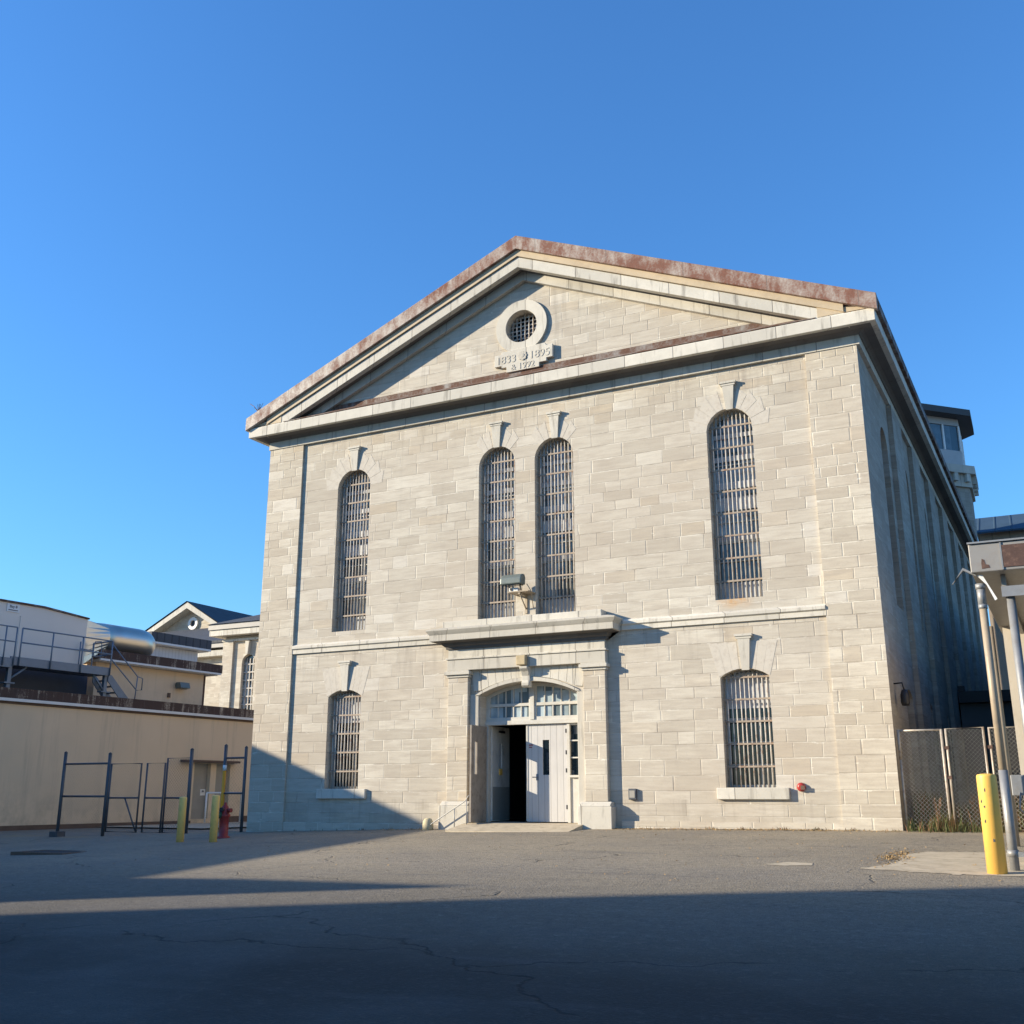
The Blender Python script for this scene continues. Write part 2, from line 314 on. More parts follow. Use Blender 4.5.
class MB:
    def __init__(s): s.bm = bmesh.new(); s.mi = 0
    def face(s, pts):
        vs = [s.bm.verts.new(p) for p in pts]
        f = s.bm.faces.new(vs); f.material_index = s.mi; return f
    def box(s, x0, x1, y0, y1, z0, z1):
        c = [(x0, y0, z0), (x1, y0, z0), (x1, y1, z0), (x0, y1, z0), (x0, y0, z1), (x1, y0, z1), (x1, y1, z1), (x0, y1, z1)]
        vs = [s.bm.verts.new(p) for p in c]
        for q in ((0, 3, 2, 1), (4, 5, 6, 7), (0, 1, 5, 4), (1, 2, 6, 5), (2, 3, 7, 6), (3, 0, 4, 7)):
            f = s.bm.faces.new([vs[i] for i in q]); f.material_index = s.mi
        return s
    def prism(s, poly, plane, a, b, holes=()):
        """polygon (with optional holes) in a plane, given thickness from a to b"""
        def P(p, w):
            return {'xz': (p[0], w, p[1]), 'yz': (w, p[0], p[1]), 'xy': (p[0], p[1], w)}[plane]
        loops = [list(poly)] + [list(h) for h in holes]
        tri = tessellate_polygon([[Vector((p[0], p[1], 0)) for p in l] for l in loops])
        flat = [p for l in loops for p in l]
        va = [s.bm.verts.new(P(p, a)) for p in flat]; vb = [s.bm.verts.new(P(p, b)) for p in flat]
        for t in tri:
            try:
                f = s.bm.faces.new([va[i] for i in t]); f.material_index = s.mi
                f = s.bm.faces.new([vb[i] for i in reversed(t)]); f.material_index = s.mi
            except ValueError: pass
        k = 0
        for l in loops:
            n = len(l)
            for i in range(n):
                j = (i + 1) % n
                f = s.bm.faces.new([va[k + i], va[k + j], vb[k + j], vb[k + i]]); f.material_index = s.mi
            k += n
        return s
    def tube(s, pts, r, n=8, closed=False):
        pts = [Vector(p) for p in pts]; rings = []
        m = len(pts); rr = r if isinstance(r, (list, tuple)) else [r] * m
        up = None
        for i, p in enumerate(pts):
            if closed: d = (pts[(i + 1) % m] - pts[i - 1])
            else: d = (pts[min(i + 1, m - 1)] - pts[max(i - 1, 0)])
            d.normalize()
            if up is None:
                up = Vector((0, 0, 1)) if abs(d.z) < .9 else Vector((1, 0, 0))
            a = d.cross(up)
            if a.length < 1e-4: a = d.cross(Vector((0, 1, .3)))
            a.normalize(); b = a.cross(d); b.normalize(); up = b
            rings.append([s.bm.verts.new(p + (a * math.cos(2 * PI * k / n) + b * math.sin(2 * PI * k / n)) * rr[i]) for k in range(n)])
        for i in range(m if closed else m - 1):
            A, B = rings[i], rings[(i + 1) % m]
            for k in range(n):
                f = s.bm.faces.new([A[k], A[(k + 1) % n], B[(k + 1) % n], B[k]]); f.material_index = s.mi; f.smooth = n > 5
        if not closed:
            for R in (rings[0], rings[-1]):
                f = s.bm.faces.new(R); f.material_index = s.mi
        return s
    def lathe(s, c, prof, n=20):
        c = Vector(c); rings = []
        for r, z in prof:
            rings.append([s.bm.verts.new(c + Vector((r * math.cos(2 * PI * k / n), r * math.sin(2 * PI * k / n), z))) for k in range(n)])
        for A, B in zip(rings, rings[1:]):
            for k in range(n):
                f = s.bm.faces.new([A[k], A[(k + 1) % n], B[(k + 1) % n], B[k]]); f.material_index = s.mi; f.smooth = True
        s.bm.faces.new(rings[0]).material_index = s.mi; s.bm.faces.new(rings[-1]).material_index = s.mi
        return s
    def pieces(s):
        """separate the mesh into the pieces that do not touch one another"""
        seen = set(); isl = []
        for v in s.bm.verts:
            if v in seen: continue
            st = [v]; seen.add(v); vs = []
            while st:
                a = st.pop(); vs.append(a)
                for e in a.link_edges:
                    b = e.other_vert(a)
                    if b not in seen: seen.add(b); st.append(b)
            lo = [min(a.co[k] for a in vs) - .002 for k in range(3)]; hi = [max(a.co[k] for a in vs) + .002 for k in range(3)]
            isl.append([set(vs), lo, hi])
        ch = True
        while ch:
            ch = False
            for a in range(len(isl)):
                for b in range(a + 1, len(isl)):
                    A, B = isl[a], isl[b]
                    if all(A[1][k] <= B[2][k] and B[1][k] <= A[2][k] for k in range(3)):
                        isl[a] = [A[0] | B[0], [min(p) for p in zip(A[1], B[1])], [max(p) for p in zip(A[2], B[2])]]; del isl[b]; ch = True; break
                if ch: break
        out = []
        for vs, _, _ in isl:
            m = MB(); mp = {}
            for v in vs: mp[v] = m.bm.verts.new(v.co)
            for f in s.bm.faces:
                if f.verts[0] in vs:
                    n = m.bm.faces.new([mp[v] for v in f.verts]); n.material_index = f.material_index; n.smooth = f.smooth
            out.append(m)
        return out
    def split(s, name, mat, parent=None, xf=None, bevel=0.):
        return [m.build(name, mat, parent, xf, bevel) for m in s.pieces()]
    def build(s, name, mat, parent=None, xf=None, bevel=0., origin=None, merge=True):
        if xf:
            for v in s.bm.verts: v.co = Vector(xf(*v.co))
        if merge: bmesh.ops.remove_doubles(s.bm, verts=s.bm.verts, dist=1e-5)
        bmesh.ops.recalc_face_normals(s.bm, faces=s.bm.faces)
        o0 = wl(parent) if parent else Vector(origin or (0, 0, 0))
        for v in s.bm.verts: v.co -= o0
        me = bpy.data.meshes.new(name); s.bm.to_mesh(me); s.bm.free()
        for m in (mat if isinstance(mat, (list, tuple)) else [mat]): me.materials.append(MAT[m])
        o = bpy.data.objects.new(name, me); COL.objects.link(o)
        if parent: o.parent = parent
        else: o.location = o0
        if bevel:
            b = o.modifiers.new('bevel', 'BEVEL'); b.width = bevel; b.segments = 2; b.limit_method = 'ANGLE'; b.angle_limit = .7
        return o

def tag(o, label=None, cat=None, group=None, kind=None):
    if label: o['label'] = label
    if cat: o['category'] = cat
    if group: o['group'] = group
    if kind: o['kind'] = kind
    return o
def thing(name, loc, label, cat, group=None):
    o = bpy.data.objects.new(name, None); COL.objects.link(o); o.location = loc; o.empty_display_size = .2
    return tag(o, label, cat, group)
def copy_thing(src, loc, label=None):
    c = src.copy(); COL.objects.link(c); c.location = loc
    if label: c['label'] = label
    for ch in src.children:
        d = ch.copy(); COL.objects.link(d); d.parent = c
        for gch in ch.children:
            e = gch.copy(); COL.objects.link(e); e.parent = d
    return c

def gz(x, y):
    z = -.001 * (8 - min(max(x, -14), 8)) ** 2
    return z - .0385 * min(max(0, -y), 34)

# ------------------------------------------------------------------ ground
def frange(a, b, s):
    n = int(round((b - a) / s)); return [a + (b - a) * i / n for i in range(n + 1)]
xs = [-1800, -600, -200, -90] + frange(-45, 30, .6) + [60, 200, 600, 1800]
ys = [-1800, -600, -200, -80] + frange(-40, 14, .5) + [25, 60, 200, 600, 1800]
g = MB(); vv = [[g.bm.verts.new((x, y, gz(x, y))) for x in xs] for y in ys]
for j in range(len(ys) - 1):
    for i in range(len(xs) - 1):
        f = g.bm.faces.new([vv[j][i], vv[j][i + 1], vv[j + 1][i + 1], vv[j + 1][i]]); f.smooth = True
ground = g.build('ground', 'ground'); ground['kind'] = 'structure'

def draped(name, mat, poly, dz=.004, step=.25, thick=0.):
    """a thin sheet lying on the sloping ground"""
    g = MB(); x0 = min(p[0] for p in poly); x1 = max(p[0] for p in poly)
    n = len(poly)
    # triangulated fan is enough: the ground is close to flat over such a patch
    vs = [g.bm.verts.new((p[0], p[1], gz(*p) + dz)) for p in poly]
    for t in tessellate_polygon([[Vector((p[0], p[1], 0)) for p in poly]]): g.bm.faces.new([vs[i] for i in t])
    return g.build(name, mat)
rp = random.Random(3); base_ = [(8.2, -6.95), (9.0, -7.12), (9.7, -7.3), (10.6, -7.25), (13, -7), (13, -3.9), (10.2, -4.15), (8.8, -4.3), (8.5, -5.1), (8.55, -6.0)]; PADP = []
for k in range(len(base_)):
    (ax, ay), (bx_, by_) = base_[k], base_[(k + 1) % len(base_)]
    for t in range(9):
        e_ = .0 if ax > 10.5 and bx_ > 10.5 else .045
        PADP.append((ax + (bx_ - ax) * t / 9 + rp.gauss(0, e_), ay + (by_ - ay) * t / 9 + rp.gauss(0, e_)))
pad = draped('concrete_pad', 'concrete', PADP, .005)
pad['kind'] = 'structure'
pad2 = draped('patch', 'concrete', [(6.9, -6.75), (7.2, -6.85), (7.55, -6.7), (7.5, -6.4), (7.15, -6.35)], .005); pad2['kind'] = 'structure'
walk = draped('pavement', 'concrete', [(-19.9, 6), (-15, 6), (-14.6, 10), (-14.6, 16), (-19.2, 16)], .05); walk['kind'] = 'structure'

dark_ground_sheet = draped('dark_ground_sheet', 'found', [(8.02, .35), (11.15, .35), (11.15, 13.9), (8.35, 13.9)], .006); dark_ground_sheet['kind'] = 'structure'  # dark sheet added to cut bounce light and darken the alley
# ------------------------------------------------------------------ main stone building
SH = .028
def shear(x, y, z): return (x + SH * max(y, 0), y, z)
main = thing('stone_building', (0, 0, 0), 'tall pale limestone building with gabled front, barred arched windows and open doorway', 'building')
L = 32.
EZ = 10.95; AZ = 14.5
def arch(u0, u1, z0, zs, rise, n=14):
    """opening outline; rise = half width gives a round arch, less gives a segmental one"""
    h = (u1 - u0) / 2; c = (u0 + u1) / 2; R = (h * h + rise * rise) / (2 * rise); cz = zs + rise - R
    a0 = math.asin(min(1, h / R)); pts = [(u0, z0), (u1, z0)]
    for i in range(n + 1):
        a = a0 - 2 * a0 * i / n
        pts.append((c + R * math.sin(a), cz + R * math.cos(a)))
    return pts
def arch_z(u, u0, u1, zs, rise):
    h = (u1 - u0) / 2; c = (u0 + u1) / 2; R = (h * h + rise * rise) / (2 * rise); cz = zs + rise - R
    return cz + math.sqrt(max(0, R * R - (u - c) ** 2))
def circle(cx, cz, r, n=36): return [(cx + r * math.cos(2 * PI * i / n), cz + r * math.sin(2 * PI * i / n)) for i in range(n)]
CX = .04
UP = [(-5.6, -4.55), (-1.285, -.265), (.265, 1.29), (4.585, 5.63)]
LOW = [(-5.61, -4.60), (4.60, 5.64)]
DOOR = (-1.2, 1.3, -.3, 2.93, .28)
OC = (-.06, 12.21)
holes = [arch(a, b, 4.74, 8.6, .5) for a, b in UP] + [arch(a, b, .806, 3.07, .17, 8) for a, b in LOW]
holes += [arch(*DOOR, n=16), circle(OC[0], OC[1], .44)]
outline = [(-7.9, -1), (7.98, -1), (7.98, EZ), (CX, AZ - .22), (-7.9, EZ)]
w = MB()
w.prism(outline, 'xz', 0, .5, holes)
w.build('wall', 'stone', main, shear); w = MB()
SIDEWIN = [2.93 + 3.62 * k for k in range(8)]
sh_ = []
for c in SIDEWIN:
    sh_.append(arch(c - .52, c + .52, 4.74, 8.6, .5, 10)); sh_.append(arch(c - .52, c + .52, .806, 2.75, .17, 6))
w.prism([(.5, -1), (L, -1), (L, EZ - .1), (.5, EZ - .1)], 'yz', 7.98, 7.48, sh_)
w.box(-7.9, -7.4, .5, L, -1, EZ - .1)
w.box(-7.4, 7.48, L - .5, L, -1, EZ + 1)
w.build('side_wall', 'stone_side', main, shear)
# dark room inside the open door
r = MB(); r.box(-6, 6, .55, .6, 3.4, 3.5)
r.face([(-7.3, .5, .0), (7.4, .5, .0), (7.4, 12, .0), (-7.3, 12, .0)])
r.box(-7.3, 7.4, 11, 11.2, 0, 5); r.box(-7.3, 7.4, .5, 11, 3.5, 3.6); r.box(-3.2, -3., .5, 11, 0, 3.5); r.box(3., 3.2, .5, 11, 0, 3.5)
r.build('interior', 'interior', main)

# corner pilasters of the front and their return
for x0, x1 in ((-7.95, -6.80), (6.90, 8.0)):
    p = MB(); p.box(x0, x1, -.06, -.002, -1, 10.05); p.build('pilaster', 'stone_pil', main)
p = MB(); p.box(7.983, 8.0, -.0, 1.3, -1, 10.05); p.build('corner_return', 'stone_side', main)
for c in SIDEWIN:
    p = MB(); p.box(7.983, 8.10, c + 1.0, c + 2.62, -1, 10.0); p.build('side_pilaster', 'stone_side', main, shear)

# string course
p = MB(); p.prism([(0, 4.23), (-.05, 4.23), (-.05, 4.33), (-.09, 4.36), (-.09, 4.42), (0, 4.48)], 'yz', -6.798, -2.0)
p.prism([(0, 4.23), (-.05, 4.23), (-.05, 4.33), (-.09, 4.36), (-.09, 4.42), (0, 4.48)], 'yz', 2.05, 6.898)
p.split('string_course', 'trim_clean', main)
# low plinth course
p = MB(); p.box(-6.797, -2.2, -.05, -.002, -1, .0); p.box(2.3, 6.897, -.05, -.002, -1, .12); p.split('plinth', 'stone_pil', main)

# horizontal cornice: frieze, soffit and corona, mitred and returned along both sides
def run_profile(prof, xl=-7.9, xr=7.98, y0=0., back=L):
    m = MB(); R = []
    for q_, z in prof: R.append([(xl - q_, back, z), (xl - q_, y0 - q_, z), (xr + q_, y0 - q_, z), (xr + q_, back, z)])
    for A, B in zip(R, R[1:]):
        for k in range(3): m.face([A[k], A[k + 1], B[k + 1], B[k]])
    for k in (0, 3): m.face([r_[k] for r_ in R])
    return m
run_profile([(-.02, 10.05), (.085, 10.05), (.085, 10.265), (-.02, 10.265)]).build('frieze', 'trim', main, shear)
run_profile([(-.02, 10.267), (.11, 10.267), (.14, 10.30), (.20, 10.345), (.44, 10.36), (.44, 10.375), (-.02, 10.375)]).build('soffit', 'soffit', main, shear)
run_profile([(-.02, 10.377), (.50, 10.35), (.50, 10.62), (.47, 10.645), (-.02, 10.66)]).build('corona', 'trim_clean', main, shear, bevel=.012)
p = MB(); p.prism([(-.50, 10.648), (-.50, 10.662), (-.06, 10.90), (-.05, 11.03), (-.003, 11.03), (-.003, 10.648)], 'yz', -7.2, 7.25); p.build('flashing', 'flash', main)

# raking cornices of the pediment (stacked bands following the slope)
def rake_band(za, zb, y0, y1, xl=-8.45, xr=8.53, slope=.42, top=AZ):
    q = MB()
    zl = lambda z, x: z - slope * abs(x - CX)
    q.prism([(xl, zl(zb, xl)), (CX, zb), (xr, zl(zb, xr)), (xr, zl(za, xr)), (CX, za), (xl, zl(za, xl))], 'xz', y0, y1)
    return q
rake_band(AZ - .37, AZ, -.58, -.42, -8.47, 8.55).build('metal_fascia', 'rustfascia', main, bevel=.01)
rake_band(AZ - .545, AZ - .375, -.50, -.40, -7.78, 7.85).build('fascia_board', 'tanwood', main)
rake_band(AZ - .84, AZ - .56, -.46, -.30, -7.85, 7.93).build('raking_corona', 'trim_clean', main, bevel=.01)
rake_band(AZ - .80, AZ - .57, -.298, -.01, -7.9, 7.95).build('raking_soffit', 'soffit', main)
rake_band(AZ - 1.05, AZ - .805, -.13, -.005, -7.35, 7.4).build('raking_bed', 'trim', main)
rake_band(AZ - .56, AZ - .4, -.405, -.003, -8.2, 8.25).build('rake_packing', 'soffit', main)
for s_, xo in ((-1, -8.38), (1, 8.46)):
    q = MB(); xi = s_ * 7.3; zr = lambda x: AZ - .55 - .42 * abs(x - CX)
    q.prism([(xi, 10.665), (xo, 10.665), (xo, max(10.67, AZ - .38 - .42 * abs(xo - CX))), (xi, zr(xi))], 'xz', -.47, -.02); q.build('rake_end', 'tanwood', main)
# roof
rf = MB()
for sx, xe in ((1, 8.55), (-1, -8.47)):
    ze = AZ - .42 * abs(xe - CX)
    a = (CX, -.43, AZ - .02); b = (xe, -.43, ze - .02); c = (xe, L + .3, ze - .02); d = (CX, L + .3, AZ - .02)
    lo = lambda q: (q[0], q[1], q[2] - .1)
    for F in ((a, b, c, d), tuple(map(lo, (d, c, b, a))), (b, lo(b), lo(c), c), (a, lo(a), lo(b), b), (c, lo(c), lo(d), d)): rf.face(F)
rf.build('roof', 'roof_side', main, shear)
ed = MB(); ze = AZ - .42 * 8.51
ed.box(8.44, 8.565, -.425, L + .3, ze - .30, ze - .135); ed.box(8.30, 8.43, -.39, L + .25, ze - .31, ze - .14)
ed.split('eave_fascia', 'flash', main, shear)
ed = MB(); ed.box(-8.475, -8.35, -.42, L + .3, ze - .30, ze - .135); ed.split('eave_fascia', 'flash', main, shear)

# --- windows
def window(u0, u1, z0, zs, rise, xf, low=False, bars=True, glassmat='glass', simple=False):
    o = arch(u0, u1, z0, zs, rise, 12)
    c = (u0 + u1) / 2; zt = zs + rise
    ins = .055
    i = arch(u0 + ins, u1 - ins, z0 + ins, zs, rise * .9 - ins * .3, 12)
    fr = MB(); fr.prism(o, 'xz', .30, .37, [i])
    H = zt - z0
    ncol = 3; nrow = 5 if low else 9
    for k in range(1, ncol):
        u = u0 + (u1 - u0) * k / ncol
        fr.box(u - .014, u + .014, .315, .345, z0 + .05, arch_z(u, u0, u1, zs, rise) - .05)
    for k in range(1, nrow):
        z = z0 + (zs + rise * .3 - z0) * k / nrow
        th = .035 if (not low and k in (3, 6)) or (low and k == 3) else .012
        fr.box(u0 + .04, u1 - .04, .312, .348, z - th, z + th)
    f = fr.build('window', 'sash', main, xf)
    pn = MB(); pn.prism(o, 'xz', .355, .365); pn.build('pane', glassmat, f, xf)
    if low:
        b = MB(); b.prism(arch(u0 + .05, u1 - .05, z0 + 1.62, zs, rise - .05, 8), 'xz', .300, .312); b.build('vent_panel', 'blind', f, xf)
    elif not simple:
        b = MB()
        for zz, hh in ((z0 + 2.05, .30), (z0 + 2.55, .16), (z0 + .06, .34), (z0 + 3.2, .12), (z0 + 1.35, .1), (z0 + 3.75, .1)):
            b.box(u0 + .06, u1 - .06, .304, .316, zz, zz + hh)
        b.split('pale_pane', 'blind', f, xf)
    if bars:
        nb = 10 if not simple else 6
        b = MB(); b.mi = 0
        for k in range(1, nb + 1):
            u = u0 + (u1 - u0) * k / (nb + 1)
            jx, jy = random.uniform(-.006, .006), random.uniform(-.01, .01); zt_ = arch_z(u, u0, u1, zs, rise) - .003
            b.tube([(u, .16, z0 + .002), (u + jx, .16 + jy, z0 + (zt_ - z0) * random.uniform(.35, .65)), (u, .16, zt_)], .017, 6)
        b.build('bars', 'bars', f, xf)
        b = MB(); nh = 5 if low else 8
        for k in range(nh):
            z = z0 + .42 + (zs + (.0 if low else .12) - z0 - .42) * k / (nh - 1)
            e = .0
            b.box(u0 + e, u1 - e, .135, .155, z - .019, z + .019)
        b.build('cross_bars', 'rails', f, xf)
    return f
idf = lambda x, y, z: (x, y, z)
for a, b in UP: window(a, b, 4.74, 8.6, .5, idf)
for a, b in LOW: window(a, b, .806, 3.07, .17, idf, True, glassmat='glass_low')
sidef = lambda x, y, z: (7.98 - y + SH * x, x, z)
for c in SIDEWIN:
    window(c - .52, c + .52, 4.74, 8.6, .5, sidef, simple=True, glassmat='glass_low')
    window(c - .52, c + .52, .806, 2.75, .17, sidef, True, simple=True, glassmat='glass_low')

# voussoirs and keystones
def keystone(c, zb, zt, low, half=(.08, .165)):
    k = MB()
    # tapered console, thicker at the head, under a small moulded cap
    b0, b1 = half; y0, y1 = -.03, -.075
    pts = [(c - b0, y0, zb), (c + b0, y0, zb), (c + b1 * .8, y1, zt - .10), (c - b1 * .8, y1, zt - .10)]
    bk = [(p[0], .0, p[2]) for p in pts]
    for F in (pts, bk[::-1]): k.face(F)
    for i in range(4): k.face([pts[i], bk[i], bk[(i + 1) % 4], pts[(i + 1) % 4]])
    k.box(c - b1, c + b1, -.085, -.001, zt - .098, zt - .05); k.box(c - b1 - .025, c + b1 + .025, -.105, -.001, zt - .048, zt)
    return k.build('keystone', 'trim_clean', main)
for (a, b), zb, zt, zs, rise in [(u, 9.06, 9.72, 8.6, .5) for u in UP] + [(u, 3.2, 3.96, 3.07, .17) for u in LOW]:
    c = (a + b) / 2
    keystone(c + (.04 if c > 0 else -.0), zb, zt, False)
    v = MB()
    hw = (b - a) / 2
    angs = [-78, -58, -40, -24, 24, 40, 58, 78] if rise > .3 else []
    if rise > .3:
        edges = [-88, -68, -48, -30, -13] if abs(c) > 2 else [-44, -28, -13]
        for s_ in (-1, 1):
            for e0, e1 in zip(edges, edges[1:]):
                q = []
                for ang, rr in ((e0, hw + .004), (e1, hw + .004), (e1, hw + .48), (e0, hw + .36)):
                    A = math.radians(ang + (0.35 if ang == e0 else -.35)); q.append((c + s_ * rr * math.sin(-A) * -1, zs - .02 + rr * math.cos(A)))
                v.prism(q, 'xz', -.004, -.001)
    else:
        for s_ in (-1, 1):
            for k in range(3):
                x0 = .10 + k * .15; x1 = x0 + .146
                q = [(c + s_ * x0 * 1., arch_z(c + s_ * x0, a, b, zs, rise) + .004), (c + s_ * x1, arch_z(min(max(c + s_ * x1, a + .01), b - .01), a, b, zs, rise) + .004),
                     (c + s_ * (x1 * 1.35), zs + .72), (c + s_ * (x0 * 1.35), zs + .74)]
                v.prism(q, 'xz', -.004, -.001)
    v.build('voussoirs', 'voussoir', main)
for a, b in LOW:
    s = MB(); s.box(a - .18, b + .27, -.085, -.001, .57, .80); s.build('sill', 'trim_clean', main, bevel=.012)

# round gable window with its ring, and the carved date plaque
rg = MB(); rg.prism(circle(OC[0], OC[1], .72, 44), 'xz', -.065, -.001, [circle(OC[0], OC[1], .44)])
rw = rg.build('round_window', 'trim_clean', main, bevel=.015)
q = MB(); q.prism(circle(OC[0], OC[1], .44), 'xz', .33, .35); q.build('pane', 'glass_low', rw)
q = MB()
for k in range(-3, 4):
    e = math.sqrt(.44 ** 2 - (k * .115) ** 2)
    q.tube([(OC[0] + k * .115, .17, OC[1] - e), (OC[0] + k * .115, .17, OC[1] + e)], .016, 6)
    q.box(OC[0] - e, OC[0] + e, .19, .205, OC[1] + k * .115 - .016, OC[1] + k * .115 + .016)
q.build('bars', 'bars', rw)
pq = MB()
pq.prism([(-.80, 11.19), (-.60, 11.19), (-.60, 11.13), (-.46, 11.13), (-.46, 10.985), (.46, 10.985), (.46, 11.10), (.66, 11.10), (.66, 11.19), (.83, 11.19), (.83, 11.53), (.66, 11.53), (.62, 11.60), (-.60, 11.56), (-.62, 11.50), (-.80, 11.50)], 'xz', -.105, -.001)
plaque = pq.build('date_plaque', 'trim_clean', main, bevel=.01)
def text_mesh(body, size, ext):
    cu = bpy.data.curves.new('lettering', 'FONT'); cu.body = body; cu.size = size; cu.extrude = ext; cu.align_x = 'CENTER'
    ob = bpy.data.objects.new('lettering', cu); COL.objects.link(ob)
    dg = bpy.context.evaluated_depsgraph_get(); dg.update()
    me = bpy.data.meshes.new_from_object(ob.evaluated_get(dg)); bpy.data.objects.remove(ob)
    return me
def lettering(body, size, loc, mat, parent, ext=.012, rotz=0., name='lettering', sx=1.):
    me = text_mesh(body, size, ext); me.materials.append(MAT[mat])
    R = Matrix.Rotation(rotz, 4, 'Z') @ Matrix.Rotation(PI / 2, 4, 'X') @ Matrix.Diagonal((sx, 1, 1, 1))
    me.transform(Matrix.Translation(Vector(loc) - wl(parent)) @ R)
    o = bpy.data.objects.new(name, me); COL.objects.link(o); o.parent = parent; return o
lettering('1833', .29, (-.47, -.106, 11.24), 'trim', plaque, .009, name='numerals')
lettering('1895', .29, (.47, -.106, 11.24), 'trim', plaque, .009, name='numerals')
lettering('& 1992', .23, (.0, -.106, 11.02), 'trim', plaque, .009, name='numerals')
q = MB()
for k in range(8):
    A = k * PI / 4; q.prism([(0 + .085 * math.cos(A) + .045 * math.cos(t * PI / 4), 11.36 + .085 * math.sin(A) + .045 * math.sin(t * PI / 4)) for t in range(8)], 'xz', -.122 - .001 * k, -.105)
q.prism(circle(0, 11.36, .05, 12), 'xz', -.135, -.105); q.build('rosette', 'trim', plaque)

# --- doorway surround
sur = MB()
# entablature built as a stepped profile
def step(y, za, zb, x0, x1, bm=sur): bm.box(x0, x1, y, -.003, za, zb)
sur.box(-2.02, 2.06, -.17, -.003, 3.53, 3.79)
surround = sur.build('doorway_surround', 'trim', main, bevel=.01)
e = MB(); e.box(-2.0, 2.04, -.15, -.003, 3.835, 4.03); e.build('frieze', 'trim_clean', surround)
e = MB(); e.box(-2.05, 2.09, -.20, -.003, 3.792, 3.833); e.build('moulding', 'trim_clean', surround, bevel=.008)
def mitred(prof, x0, x1):
    """moulding with the same profile returned at both ends; prof = (projection, z)"""
    m = MB(); R = []
    for p, z in prof:
        R.append([(x0 - p, 0, z), (x0 - p, -.15 - p, z), (x1 + p, -.15 - p, z), (x1 + p, 0, z)])
    for A, B in zip(R, R[1:]):
        for k in range(3): m.face([A[k], A[k + 1], B[k + 1], B[k]])
    m.face(R[0]); m.face(R[-1][::-1])
    for k in (0, 3): m.face([r_[k] for r_ in R])
    return m
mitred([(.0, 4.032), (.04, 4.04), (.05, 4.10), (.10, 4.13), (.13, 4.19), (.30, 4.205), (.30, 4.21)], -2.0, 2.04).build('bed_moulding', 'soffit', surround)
mitred([(.32, 4.212), (.34, 4.22), (.34, 4.36), (.37, 4.40), (.41, 4.46), (.41, 4.49), (.15, 4.56)], -2.0, 2.04).build('cornice', 'trim', surround)
e = MB(); e.box(-2.08, 2.05, -.32, -.003, 4.50, 4.70); e.build('blocking_course', 'trim_clean', surround, bevel=.015)
for x0, x1 in ((-2.0, -1.45), (1.50, 2.04)):
    e = MB(); e.box(x0, x1, -.15, -.003, .52, 3.36); ps = e.build('pilaster', 'stone_pil', surround, bevel=.012)
    e = MB(); e.box(x0 - .03, x1 + .03, -.18, -.003, 3.362, 3.42); e.box(x0 - .07, x1 + .07, -.23, -.003, 3.422, 3.50); e.box(x0 - .04, x1 + .04, -.2, -.003, 3.502, 3.528)
    e.build('capital', 'trim_clean', surround, bevel=.01)
    e = MB(); e.box(x0 - .13, x1 + .12, -.28, -.003, -.4, .42); e.prism([(-.27, .422), (-.25, .46), (-.19, .50), (-.18, .518), (-.003, .518), (-.003, .422)], 'yz', x0 - .10, x1 + .09)
    e.build('base', 'trim_clean', surround, bevel=.012)
# voussoirs over the arch
v = MB()
for k in range(-7, 7):
    xa = CX + k * .2 + .004; xb = CX + (k + 1) * .2 - .004
    if xb < -1.40 or xa > 1.46: continue
    za = arch_z(min(max(xa, -1.19), 1.29), -1.2, 1.3, 2.93, .28) + .10; zb = arch_z(min(max(xb, -1.19), 1.29), -1.2, 1.3, 2.93, .28) + .10
    lean = lambda x: CX + (x - CX) * 1.04
    v.prism([(xa, za), (xb, zb), (lean(xb), 3.526), (lean(xa), 3.526)], 'xz', -.03, -.002)
v.build('voussoirs', 'trim_clean', surround)
am = MB()
oo = arch(-1.3, 1.4, 2.2, 2.93, .37, 16)[2:]; ii = arch(-1.2, 1.3, 2.2, 2.93, .28, 16)[2:]
for k in range(len(oo) - 1):
    am.prism([oo[k], oo[k + 1], ii[k + 1], ii[k]], 'xz', -.085, -.001)
am.build('arch_moulding', 'trim', surround)
k_ = MB()   # scrolled console keystone
prof = [(-.003, 3.06), (-.10, 3.06), (-.15, 3.10), (-.16, 3.16), (-.13, 3.22), (-.13, 3.32), (-.19, 3.42), (-.26, 3.48), (-.27, 3.53), (-.003, 3.53)]
k_.prism(prof, 'yz', -.04, .16); k_.build('console', 'trim_clean', surround, bevel=.012)
k_ = MB(); k_.box(-.11, .13, -.30, -.172, 3.56, 3.78); k_.build('bracket_stone', 'ochre', surround, bevel=.02)
k_ = MB(); k_.box(-1.44, -1.21, -.06, -.002, .0, 2.95); k_.box(1.31, 1.49, -.06, -.002, .0, 2.95); k_.split('jamb', 'trim', surround, bevel=.01)
th = MB(); th.prism([(-1.15, gz(0, -1.15) - .02), (-1.15, gz(0, -1.15) + .012), (-.25, .045), (.9, .05), (.9, -.3), (-.75, -.3)], 'yz', -1.44, 1.49); th.build('threshold', 'concrete', main)

